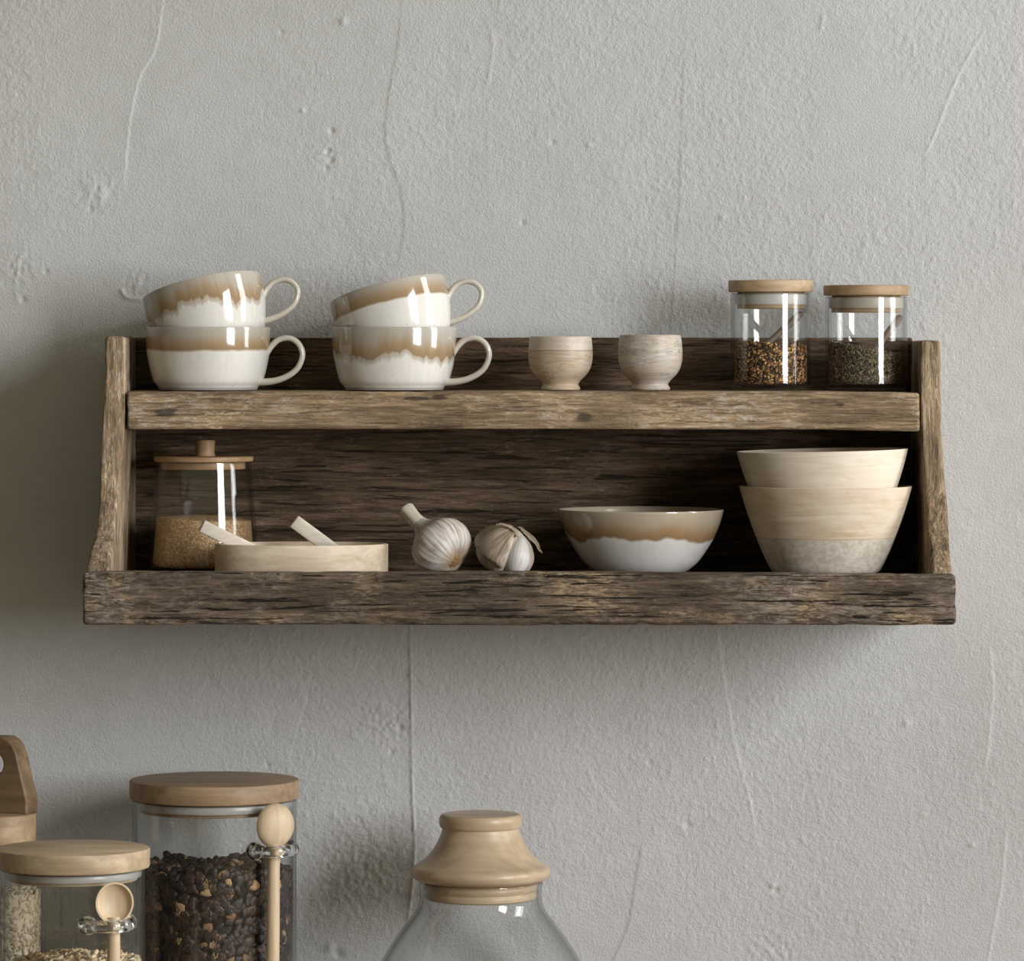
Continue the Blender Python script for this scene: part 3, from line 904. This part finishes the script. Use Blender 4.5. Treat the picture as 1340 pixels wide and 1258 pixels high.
# first bulb: stem up to the left, root plate low on the right
c1 = P(577, 714.8, GY)
ax = Vector((-47, 38, 46)).normalized()
e = empty('garlic_bulb', (c1.x, c1.y, BOT), 'whole garlic bulb with a thick cut stem pointing up left', 'garlic', 'garlic bulbs on the lower shelf')
rot = ax.to_track_quat('Z', 'Y').to_euler()
k = gs
prof = [(0, -31), (10, -31.5), (22, -30), (33, -23), (39.5, -11), (40.5, 0), (37, 12), (29, 22), (20, 30), (14, 38), (11.5, 44), (10, 47), (0, 47)]
loc1 = (0, 0, c1.z - BOT)
link('bulb', bulb_mesh('bulb', 40 * k, [(r * k, z * k) for r, z in prof], 11, .055, 1.3), Gw, e, loc=loc1, rot=rot, sharp=None)
st = [(0, 40), (10.5, 41), (11, 46), (10.2, 54), (10.4, 62), (11.2, 71), (11.6, 75), (10.8, 76.5), (7, 76), (0, 75.5)]
GST = garlic_mat('garlic_stem_skin', lin(206, 196, 182), lin(172, 156, 132), lin(170, 140, 100), zr=-1)
link('stem', lathe('stem', [(r * k, z * k) for r, z in st], 40, warp=lambda x, y, z: (x * (1 + .05 * math.sin(5 * math.atan2(y, x))) + .0006 * math.sin(z * 220), y * 1.0, z)), GST, e, loc=loc1, rot=rot, sharp=50)
rr = [(0, -33.5), (4, -34), (8, -33), (10.5, -31), (9, -29.5), (0, -29)]
rm = lathe('root_plate', [(r * k, z * k) for r, z in rr], 48, warp=lambda x, y, z: (x * (1 + .18 * math.sin(9 * math.atan2(y, x))), y * (1 + .18 * math.sin(9 * math.atan2(y, x))), z))
link('root_plate', rm, plain('garlic_root', lin(150, 118, 78), .8, .2, .3, 500, .4), e, loc=loc1, rot=rot)
# second bulb: loose papery skin, crooked
c2 = P(663.5, 719, GY - .004)
ax2 = Vector((26, -30, 60)).normalized()
rot2 = ax2.to_track_quat('Z', 'Y').to_euler()
e = empty('garlic_bulb', (c2.x, c2.y, BOT), 'garlic bulb with loose peeling papery skin beside the glazed bowl', 'garlic', 'garlic bulbs on the lower shelf')
loc2 = (0, 0, c2.z - BOT)
prof = [(0, -28), (12, -29), (25, -27), (34, -19), (37.5, -7), (36.5, 4), (31, 14), (22, 22), (12, 27), (6, 30), (0, 31)]
Gt = garlic_mat('garlic_dull_skin', lin(182, 172, 160), lin(134, 112, 88), lin(170, 136, 92), zr=-1)
link('bulb', bulb_mesh('bulb', 37 * k, [(r * k, z * k) for r, z in prof], 7, .19, 4.0), Gt, e, loc=loc2, rot=rot2, sharp=None)
SKN = garlic_mat('papery_skin', lin(162, 146, 126), lin(108, 84, 60), lin(170, 136, 92), zr=-1)
def skin_flake(lon0, lon1, lat0, lat1, R, curl, seed):
    """ragged bent patch of dry skin standing just off the bulb (local axis z)"""
    verts, faces = [], []
    n, m_ = 14, 12
    for i in range(n + 1):
        for j in range(m_ + 1):
            u, v = i / n, j / m_
            edge = .05 * math.sin(17 * u + seed) + .05 * math.sin(29 * u + 2 * seed)
            lat = lat0 + (lat1 - lat0) * v + edge * (1 - v) * .9
            lon = lon0 + (lon1 - lon0) * u + .07 * math.sin(13 * v + seed)
            r = R * (1 + .035 + curl * (1 - v) ** 2 + .02 * math.sin(9 * u + 5 * v + seed))
            verts.append((r * math.cos(lat) * math.cos(lon), r * math.cos(lat) * math.sin(lon), r * .86 * math.sin(lat) - .001))
    for i in range(n):
        for j in range(m_):
            a = i * (m_ + 1) + j
            faces.append((a, a + m_ + 1, a + m_ + 2, a + 1))
    o = link('dry_skin', mesh_from('dry_skin', verts, faces, recalc=False), SKN, e, loc=loc2, rot=rot2, sharp=None)
    md = o.modifiers.new('thick', 'SOLIDIFY'); md.thickness = .0004
    return o
for a in ((-4.1, -2.35, -.1, 1.3, 37.5 * k, .13, 1.0), (-.75, .6, .35, 1.3, 37.5 * k, .22, 2.2), (1.2, 2.4, -.2, 1.2, 36 * k, .12, 4.4)):
    skin_flake(*a)
CLV = garlic_mat('white_clove_skin', lin(204, 200, 198), lin(176, 168, 160), lin(170, 136, 92), zr=-1)
cl = [(r * k, z * k) for r, z in catmull([(0, -27), (9, -25), (15.5, -14), (17, -2), (13, 12), (6, 23), (0, 28)], 6)]
cl = [(max(r, 0), z) for r, z in cl]; cl[0] = (0, cl[0][1]); cl[-1] = (0, cl[-1][1])
o = link('clove', lathe('clove', cl, 48, warp=lambda x, y, z: (x, y * 1.15, z)), CLV, e, loc=Vector(loc2) + Vector((13.5 * k, -19 * k, -7 * k)), rot=(-.25, .25, .2), sharp=None)
tw = [P(a_, b_, GY + c_) - e.location for a_, b_, c_ in catmull([(676, 703, -.018), (671, 693, -.016), (663, 688.5, -.017), (656, 686, -.018), (649, 687, -.018)], 6)]
link('stem', sweep('stem', tw, [k * q for q in np.linspace(4.0, 1.3, len(tw))], 12, flat=(1, .7)), SKN, e)

# ------------------------------------------------------------------ glazed bowl
BY = .11
bs = S(BY)
l = P(838.5, 757, BY); l.z = BOT + .0003
zb = (HY - 666.5) * bs + Z0 - l.z
kz = zb / bs                                  # rim height in px
o_ = [(0, 3), (44, 3), (46, 0), (52, 0), (54, 3), (62, kz - 80), (76, kz - 68), (90, kz - 48), (99.5, kz - 30), (105.5, kz - 14), (108.6, kz - 3)]
outer = o_[:5] + [tuple(p) for p in catmull(o_[4:], 4)][1:]
inner = [(109, kz - 1), (108.6, kz), (107.2, kz), (106.2, kz - 1)] + [tuple(p) for p in catmull([(105.6, kz - 4), (101, kz - 18), (94, kz - 32), (82, kz - 50), (66, kz - 66), (40, 14), (0, 9)], 4)]
no = len(outer)
M_bowl = glaze('bowl_glaze', zb, 33 * bs, .036, 12.6, 15, .035, white=(208, 206, 203), brown=(150, 122, 90), top=(168, 156, 138))
M_bin = plain('bowl_inside_glaze', lin(168, 156, 138), .2, .5, .06, 40)
me = lathe('bowl', [(r * bs, z * bs) for r, z in outer + inner], 120, matfn=lambda i, a, b: 1 if i >= no + 2 else 0)
tag(link('bowl', me, [M_bowl, M_bin], loc=l, rot=(0, 0, .9)), 'wide glazed bowl with wavy brown band over white, beside the garlic', 'bowl')

# ------------------------------------------------------------------ nested wooden bowls
NY = .108
ns = S(NY)
def wood_bowl_mat(name, seed, split, c_up, c_up2, c_lo):
    m, nt, out = new_mat(name); T = NT(nt)
    tc = T.n('ShaderNodeTexCoord'); sp = T.n('ShaderNodeSeparateXYZ'); T.l(tc.outputs['Object'], sp.inputs[0])
    n1 = T.noise(T.coords((12, 12, 150), (seed, 0, seed)), 1.0, 5, .6, .8)
    n2 = T.noise(T.coords((22, 22, 40), (seed, seed, 0)), 1.0, 4, .6, .5)
    n3 = T.noise(T.coords((160, 160, 190), (seed, seed, 0)), 1.0, 4, .65)
    up = T.ramp(n1, [(.3, c_up), (.65, c_up2)])
    up = T.mix(T.ramp(n2, [(.4, BW0), (.65, (.55, .55, .55, 1))]), up, lin(226, 216, 200))
    if split is not None:
        lo = T.mix(T.ramp(n3, [(.42, BW0), (.58, (.8, .8, .8, 1))]), c_lo, lin(182, 170, 154))
        z = T.math('ADD', sp.outputs[2], T.math('MULTIPLY', T.math('SUBTRACT', n2, .5), .0012))
        f = T.math('DIVIDE', T.math('SUBTRACT', split, z), .0016, clamp=True)
        up = T.mix(f, up, lo)
        d = T.math('LESS_THAN', T.math('ABSOLUTE', T.math('SUBTRACT', z, split)), .0005)
        up = T.mix(T.math('MULTIPLY', d, .35), up, lin(120, 110, 98))
    bsdf(T, out, up, .5, T.bump(n3, .12, .0008), spec=.3)
    return m
l = P(1080.5, 757, NY); l.z = BOT + .0003
zr = (HY - 636) * ns + Z0 - l.z; kz = zr / ns
def nested(l, kz, label, mat, tilt=(0, 0, 0), top=113):
    o_ = [(0, 3), (50, 3), (52, 0), (62, 0), (65, 3), (72, kz - 109), (83.5, kz - 86), (95, kz - 57), (104.5, kz - 30), (110.5, kz - 10), (112.6, kz - 2)]
    o_ = [(min(r, 1e9) * top / 113, z) for r, z in o_]
    outer = o_[:5] + [tuple(p) for p in catmull(o_[4:], 4)][1:]
    q = top / 113
    inner = [(113 * q, kz - .6), (112.4 * q, kz), (110.6 * q, kz), (109.8 * q, kz - 1)] + [(r * q, z) for r, z in catmull([(109, kz - 5), (103.5, kz - 24), (94.5, kz - 50), (82, kz - 78), (66, 24), (40, 13), (0, 10)], 4)]
    me = lathe('bowl', [(r * ns, z * ns) for r, z in outer + [tuple(p) for p in inner]], 120)
    return tag(link('bowl', me, mat, loc=l, rot=tilt), label, 'bowl', 'nested wooden bowls')
nested(l, kz, 'deep wooden bowl with greyish lower half, at the bottom of the nested pair',
       wood_bowl_mat('two_tone_bowl_wood', 2.0, zr - 67 * ns, lin(192, 168, 138), lin(216, 200, 178), lin(206, 197, 184)))
# the upper bowl sits inside, raised by the rim gap and tipped a little
l_up = l + Vector((-.0014, 0, 0))
l_up.z = l.z + (636 - 589) * ns
nested(l_up, kz, 'pale cream wooden bowl nested on top in the right corner of the shelf',
       wood_bowl_mat('cream_bowl_wood', 5.0, None, lin(208, 192, 170), lin(230, 219, 204), None), (0, -math.radians(1.2), 0), 112)

# ------------------------------------------------------------------ lower jars
def px_h(py, y, z0): return (HY - py) * S(y) + Z0 - z0

def storage_jar(px, y, R, lid_top, lid_bot, lidR, plug_bot, label, lidmat, name='storage_jar', lip=0):
    l = P(px, 1400, y); l.z = WTZ + .0004
    s = S(y)
    e = empty(name, l, label, 'jar', 'glass storage jars on the worktop')
    # py values are read at the front of the lid, so use the front depth
    H = px_h(lid_bot, y - lidR * s, l.z) - .0006
    link('glass_jar', lathe('glass_jar', glass_wall(R * s, H, t=.0028, base=.006), 112), GLASS, e)
    hl = (lid_bot - lid_top) * s
    lid = link('lid', lathe('lid', disc_prof(lidR * s, hl, .0018), 112), lidmat, e, loc=(0, 0, H + .0006))
    hp = (plug_bot - lid_bot) * s
    link('plug', lathe('plug', disc_prof(R * s - .0068, hp, .0008), 96), lidmat, lid, loc=(0, 0, -hp))
    rr = R * s - .0032
    rp = [(rr - .0034, -hp * .15), (rr - .0006, -hp * .15), (rr, -hp * .25), (rr, -hp * .62), (rr - .0006, -hp * .72), (rr - .0034, -hp * .72), (rr - .0034, -hp * .15)]
    link('seal', lathe('seal', rp, 96), CLEARSEAL, lid)
    return e, l, H
CLEARSEAL = plain('milky_seal', lin(170, 168, 165), .3, .45, .05)

def loop_holder(e, R, ang, z, maj, rod):
    """open glass loop on the outside of a jar, its ends in two round beads on the wall"""
    pts = []
    a0 = math.radians(62)
    for i in range(33):
        t = a0 + (2 * math.pi - 2 * a0) * i / 32          # opening faces the jar
        pts.append((-maj * 1.0 * math.cos(t) * 1.0, maj * 1.25 * math.sin(t), 0))
    c = R + maj * math.cos(a0) + rod * .6
    Rz = Matrix.Rotation(ang, 4, 'Z')
    me = sweep('spoon_loop', [(p[0] + c, p[1], 0) for p in pts], rod, 18, up=(0, 0, 1), flat=(1.15, 1))
    bm = bmesh.new(); bm.from_mesh(me)
    me.transform(Rz)
    bm.free()
    o = link('spoon_loop', me, RODG, e, loc=(0, 0, z))
    for sg in (-1, 1):
        bead = lathe('loop_bead', [(rod * 1.75 * math.sin(q * math.pi / 12), -rod * 1.75 * math.cos(q * math.pi / 12)) for q in range(13)], 32)
        p = Rz @ Vector((c - maj * math.cos(a0) + rod * .75, sg * maj * 1.25 * math.sin(a0) * 1.12, 0))
        link('loop_bead', bead, RODG, o, loc=p, sharp=None)
    return Rz @ Vector((c, 0, 0))

# tall jar of dried fruit and nuts
TY = .118
tj, tl, tH = storage_jar(280.5, TY, 107.5, 1031, 1056, 111, 1073, 'tall glass jar of dark dried fruit and nuts with round wooden lid', fine_wood('tall_jar_lid', lin(142, 114, 82), lin(176, 148, 112), 'x', .5, 1.0, 2.5))
ts = S(TY)
FR = [plain('raisin_black', lin(40, 29, 26), .45, .4, .3, 400, .3), plain('raisin_brown', lin(66, 46, 36), .45, .4, .3, 400, .3), plain('nut_pale', lin(180, 150, 114), .55, .3, .15), plain('nut_tan', lin(134, 104, 72), .55, .3, .15)]
rng = random.Random(12)
ft = px_h(1146, TY - .07, tl.z) - .0065
me = filling('dried_fruit', 107.5 * ts - .0034, 0, lambda x, y: ft + .004 * math.sin(70 * x + 40 * y) * math.cos(55 * y) - .06 * max(0, x - .01), None, (.0038, .0066), 2100, 260, 4, (10, 6, .55, .5), rng, sub=ICO2, jit=.28, flatten=(1.1, .85, .75), tilt=.8)
tag(link('dried_fruit', me, FR, loc=tl + Vector((0, 0, .0064)), sharp=None), 'dark raisins and pale nut pieces filling the tall jar', 'food', kind='stuff')
ang = math.radians(-90 + 43)
SPW = fine_wood('pale_spoon_wood', lin(196, 168, 130), lin(220, 198, 164), 'z', .45, 1.0, 2.0, blot=.12)
lz = px_h(1112, TY - .06, tl.z)
ctr = loop_holder(tj, 107.5 * ts, ang, lz, .0155, .0046)
sp_loc = tl + ctr + Vector((.0006, -.0014, lz + .0215))
wooden_spoon('wooden_spoon', sp_loc, 'round-backed wooden spoon hanging by the lid of the tall jar', (.0192, .0198, .0105),
             [(0, -.004, -.016), (.0, -.002, -.022), (-.001, 0, -.034), (-.0015, 0, -.06), (-.002, 0, -.10), (-.003, 0, -.15)],
             [.0056] * 31 if False else list(np.interp(np.linspace(0, 1, 31), [0, .2, .5, 1], [.0056, .0052, .0056, .0062])), SPW, back=True, group='spoons hanging on the storage jars', rz=.62)

# front jar of oats
OY = -.09
oj, ol, oH = storage_jar(95.5, OY, 95, 1121, 1147, 100.5, 1163, 'glass jar of oats with round wooden lid in the near left corner', fine_wood('oat_jar_lid', lin(168, 142, 106), lin(196, 174, 140), 'x', .5, 1.0, 8.5))
osz = S(OY)
OT = [plain('oat_cream', lin(214, 194, 158), .65), plain('oat_tan', lin(186, 158, 116), .65), plain('oat_pale', lin(228, 214, 186), .65)]
rng = random.Random(21)
ot = px_h(1277, OY - .06, ol.z) - .0065
me = filling('rolled_oats', 95 * osz - .0034, 0, lambda x, y: ot + .010 - ((x - .004) ** 2 + y * y) * 2.6 + .0015 * math.sin(140 * x + 90 * y), None, (.0042, .0066), 1900, 700, 3, (3, 2, 2), rng, jit=.12, flatten=(1.0, .85, .22), tilt=.35)
tag(link('rolled_oats', me, OT, loc=ol + Vector((0, 0, .0064)), sharp=None), 'pale rolled oats filling the near left jar', 'food', kind='stuff')
ang2 = math.radians(-90 + 31)
lz2 = px_h(1212, OY - .07, ol.z)
ctr2 = loop_holder(oj, 95 * osz, ang2, lz2, .0150, .0046)
wooden_spoon('wooden_spoon', ol + ctr2 + Vector((0.0045, -.0035, lz2 + .0185)), 'wooden spoon with its hollow side forward, hanging on the oats jar', (.0163, .0175, .0100),
             [(0, .006, -.013), (0, .005, -.019), (0, .004, -.032), (-.0004, .004, -.06), (-.0008, .004, -.10), (-.001, .004, -.14)],
             list(np.interp(np.linspace(0, 1, 31), [0, .2, .5, 1], [.0062, .0052, .0056, .0060])), SPW, back=False, group='spoons hanging on the storage jars', rz=.3)

# jar with a pierced wooden handle, mostly cut by the frame
HYY = .085
hs_ = S(HYY)
hl = P(-3, 1400, HYY); hl.z = WTZ + .0004
he = empty('storage_jar', hl, 'glass jar of grain with a tall pierced wooden handle on its lid', 'jar', 'glass storage jars on the worktop')
hH = px_h(1108, HYY - .03, hl.z)
link('glass_jar', lathe('glass_jar', glass_wall(62 * hs_, hH, t=.0026, base=.006), 80), GLASS, he)
HW = fine_wood('brown_handle_wood', lin(112, 88, 60), lin(142, 116, 84), 'x', .5, 1.0, 3.3, blot=.3)
HW2 = fine_wood('light_handle_lid_wood', lin(158, 128, 92), lin(190, 162, 124), 'x', .5, 1.0, 4.3, blot=.3)
lid = link('lid', lathe('lid', disc_prof(50 * hs_, 38 * hs_, .0015), 80), HW2, he, loc=(0, 0, hH + .0006))
link('plug', lathe('plug', disc_prof(62 * hs_ - .0034, .009, .0008), 72), HW2, lid, loc=(0, 0, -.0092))
def pierced_handle():
    hw0, hw1, hh_, t = 50 * hs_, 27 * hs_, 100 * hs_, .021
    zc, rx, rz_ = 64 * hs_, 14.5 * hs_, 15 * hs_
    oc = []
    prof = [(hw0, 0), (hw0, hh_ * .16), (hw0 * .98, hh_ * .22), (hw1 + .0045, hh_ * .80), (hw1 + .001, hh_ * .90), (hw1 - .003, hh_ * .96), (hw1 - .009, hh_), (0, hh_)]
    right = [tuple(p) for p in prof]
    left = [(-x, z) for x, z in reversed(prof[:-1])]
    outl = right + left
    # resample outer outline by angle round the hole, bridge to the hole
    n = 72
    outer, inner = [], []
    def hit(a):
        dx, dz = math.cos(a), math.sin(a)
        best = None
        m = len(outl)
        for i in range(m):
            (x1, z1), (x2, z2) = outl[i], outl[(i + 1) % m]
            ex, ez = x2 - x1, z2 - z1
            den = dx * ez - dz * ex
            if abs(den) < 1e-12: continue
            tt = (x1 * ez - (z1 - zc) * ex) / den
            uu = (x1 * dz - (z1 - zc) * dx) / den
            if tt > 0 and -1e-6 <= uu <= 1 + 1e-6 and (best is None or tt < best): best = tt
        return (dx * best, zc + dz * best)
    angs = sorted([2 * math.pi * k / n for k in range(n)] + [math.atan2(z - zc, x) % (2 * math.pi) for x, z in outl])
    angs = [a for i, a in enumerate(angs) if i == 0 or a - angs[i - 1] > 1e-4]
    n = len(angs)
    V, Fc = [], []
    for a in angs:
        ox, oz = hit(a)
        ix, iz = rx * math.cos(a), zc + rz_ * math.sin(a)
        for (x, z, y) in ((ox, oz, -t / 2), (ix, iz, -t / 2), (ix, iz, t / 2), (ox, oz, t / 2)):
            V.append((x, y, z))
    for i in range(n):
        j = (i + 1) % n
        for q in range(4):
            q2 = (q + 1) % 4
            Fc.append((i * 4 + q, j * 4 + q, j * 4 + q2, i * 4 + q2))
    return mesh_from('handle', V, Fc)
hd = link('handle', pierced_handle(), HW, lid, loc=(0, .012, 38 * hs_ - .0002), rot=(0, 0, math.radians(-24)), sharp=30)
md = hd.modifiers.new('bevel', 'BEVEL'); md.width = .0016; md.segments = 3; md.limit_method = 'ANGLE'; md.angle_limit = math.radians(35)
GR = [plain('grain_pale', lin(196, 180, 152), .6), plain('grain_tan', lin(166, 146, 116), .6), plain('grain_grey', lin(148, 134, 112), .6)]
rng = random.Random(33)
gt = px_h(1172, HYY - .03, hl.z) - .0065
me = filling('grain', 62 * hs_ - .0034, 0, lambda x, y: gt + .002 * math.sin(90 * x), None, (.0022, .0032), 2000, 250, 3, (3, 2, 1), rng, jit=.1, flatten=(.55, 1.7, .5), tilt=.14)
tag(link('grain', me, GR, loc=hl + Vector((0, 0, .0064)), sharp=None), 'pale whole grain seen in the back jar at the left edge', 'food', kind='stuff')

# big bottle with a turned wooden stopper
QY = .118
qs = S(QY)
ql = P(629, 1400, QY); ql.z = WTZ + .0004
qe = empty('glass_bottle', ql, 'big clear glass bottle with a turned wooden stopper, alone below the shelf', 'bottle')
zq = lambda py: px_h(py, QY, ql.z) / qs
ZT = zq(1154)
o_ = [(0, 0), (128, 0), (138, 3), (145, 14), (150, 50), (152, 90), (151, 120), (147, 150), (140, zq(1285)), (128.5, zq(1255)), (108, zq(1223)), (95, zq(1206)), (86, zq(1194)), (81.5, zq(1184)), (80, zq(1176)), (80, zq(1163)), (81.5, zq(1157))]
o_.sort(key=lambda p: p[1]) if False else None
outer = o_[:3] + [tuple(p) for p in catmull(o_[2:], 4)][1:]
inn = [(r - 4.2, z) for r, z in reversed(outer[4:])]
prof = outer + [(81, ZT), (78, ZT)] + inn + [(128, 8), (0, 8)]
link('glass_body', lathe('glass_body', [(r * qs, z * qs) for r, z in prof], 128), thin_glass('bottle_glass', (.982, .985, .985), (.62, .63, .63)), qe)
STW = fine_wood('turned_stopper_wood', lin(176, 150, 116), lin(206, 182, 148), 'x', .36, .6, 6.0, spec=.45, blot=.14)
zs_ = lambda py: zq(py)
sp_ = [(0, zs_(1177)), (70, zs_(1177)), (73, zs_(1175)), (73.5, zs_(1170)), (72, zs_(1167)), (74, zs_(1164)), (75, zs_(1160)), (73, zs_(1156.5)), (70, zs_(1154.5)),
       (72, zs_(1153.5)), (82, zs_(1152)), (88, zs_(1149)), (91, zs_(1143.5)), (91, zs_(1139)), (88, zs_(1134.5)), (79, zs_(1129)), (68, zs_(1119)), (60, zs_(1108)), (54, zs_(1096)), (50.5, zs_(1086)),
       (50.5, zs_(1084)), (53, zs_(1082)), (54.5, zs_(1076)), (54, zs_(1070)), (51, zs_(1066)), (44, zs_(1065.5)), (0, zs_(1065.5))]
pr = [sp_[0], sp_[1]] + [tuple(p) for p in catmull(sp_[2:9], 4)] + [tuple(p) for p in catmull(sp_[9:20], 4)] + [tuple(p) for p in catmull(sp_[20:26], 4)] + [sp_[-1]]
link('stopper', lathe('stopper', [(r * qs, z * qs + .0002) for r, z in pr], 112), STW, qe, sharp=50)

# ------------------------------------------------------------------ daylight: two tall windows in the wall to the right
def window_light(name, x, y0, y1, z0, z1, L):
    la = bpy.data.lights.new(name, 'AREA')
    la.shape = 'RECTANGLE'
    la.size = abs(y1 - y0); la.size_y = z1 - z0
    la.energy = L * math.pi * la.size * la.size_y
    la.color = (.965, .975, .992)
    o = bpy.data.objects.new(name, la); COL.objects.link(o)
    o.location = (x, (y0 + y1) / 2, (z0 + z1) / 2)
    d = Vector((-1, 0, 0))
    o.rotation_euler = d.to_track_quat('-Z', 'Y').to_euler()
    return o
window_light('window_light', 2.5, -3.35, -1.95, Z0 - .28, Z0 + 1.42, 23.6)
window_light('window_light_near', 2.5, -.62, .02, Z0 - .28, Z0 + 1.42, 11.5)

w = bpy.data.worlds.new('room_ambience'); sc.world = w
w.use_nodes = True
bg = w.node_tree.nodes.get('Background') or w.node_tree.nodes.new('ShaderNodeBackground')
bg.inputs[0].default_value = (1.0, .885, .62, 1)
WT = NT(w.node_tree)
wsx = WT.n('ShaderNodeSeparateXYZ'); WT.l(WT.n('ShaderNodeTexCoord').outputs['Generated'], wsx.inputs[0])
# the room is brighter towards its window side
WT.l(WT.math('MULTIPLY_ADD', wsx.outputs[0], .21, .255), bg.inputs[1])

# ------------------------------------------------------------------ camera
cam = bpy.data.cameras.new('camera')
cam.sensor_fit = 'HORIZONTAL'; cam.sensor_width = 36.0
cam.lens = 36.0 * F / 1340.0
cam.shift_x = (670 - CX) / 1340.0
cam.shift_y = (HY - 629) / 1340.0
cam.clip_start = .1; cam.clip_end = 50
co = bpy.data.objects.new('camera', cam); COL.objects.link(co)
co.location = (0, -D0, Z0)
co.rotation_euler = (math.pi / 2, 0, 0)
sc.camera = co

sc.view_settings.view_transform = 'Standard'
sc.view_settings.look = 'None'
sc.view_settings.exposure = 0.0
sc.view_settings.gamma = 1.0
sc.view_settings.use_curve_mapping = False
sc.cycles.max_bounces = 12
sc.cycles.transparent_max_bounces = 40
sc.cycles.sample_clamp_indirect = 6.0
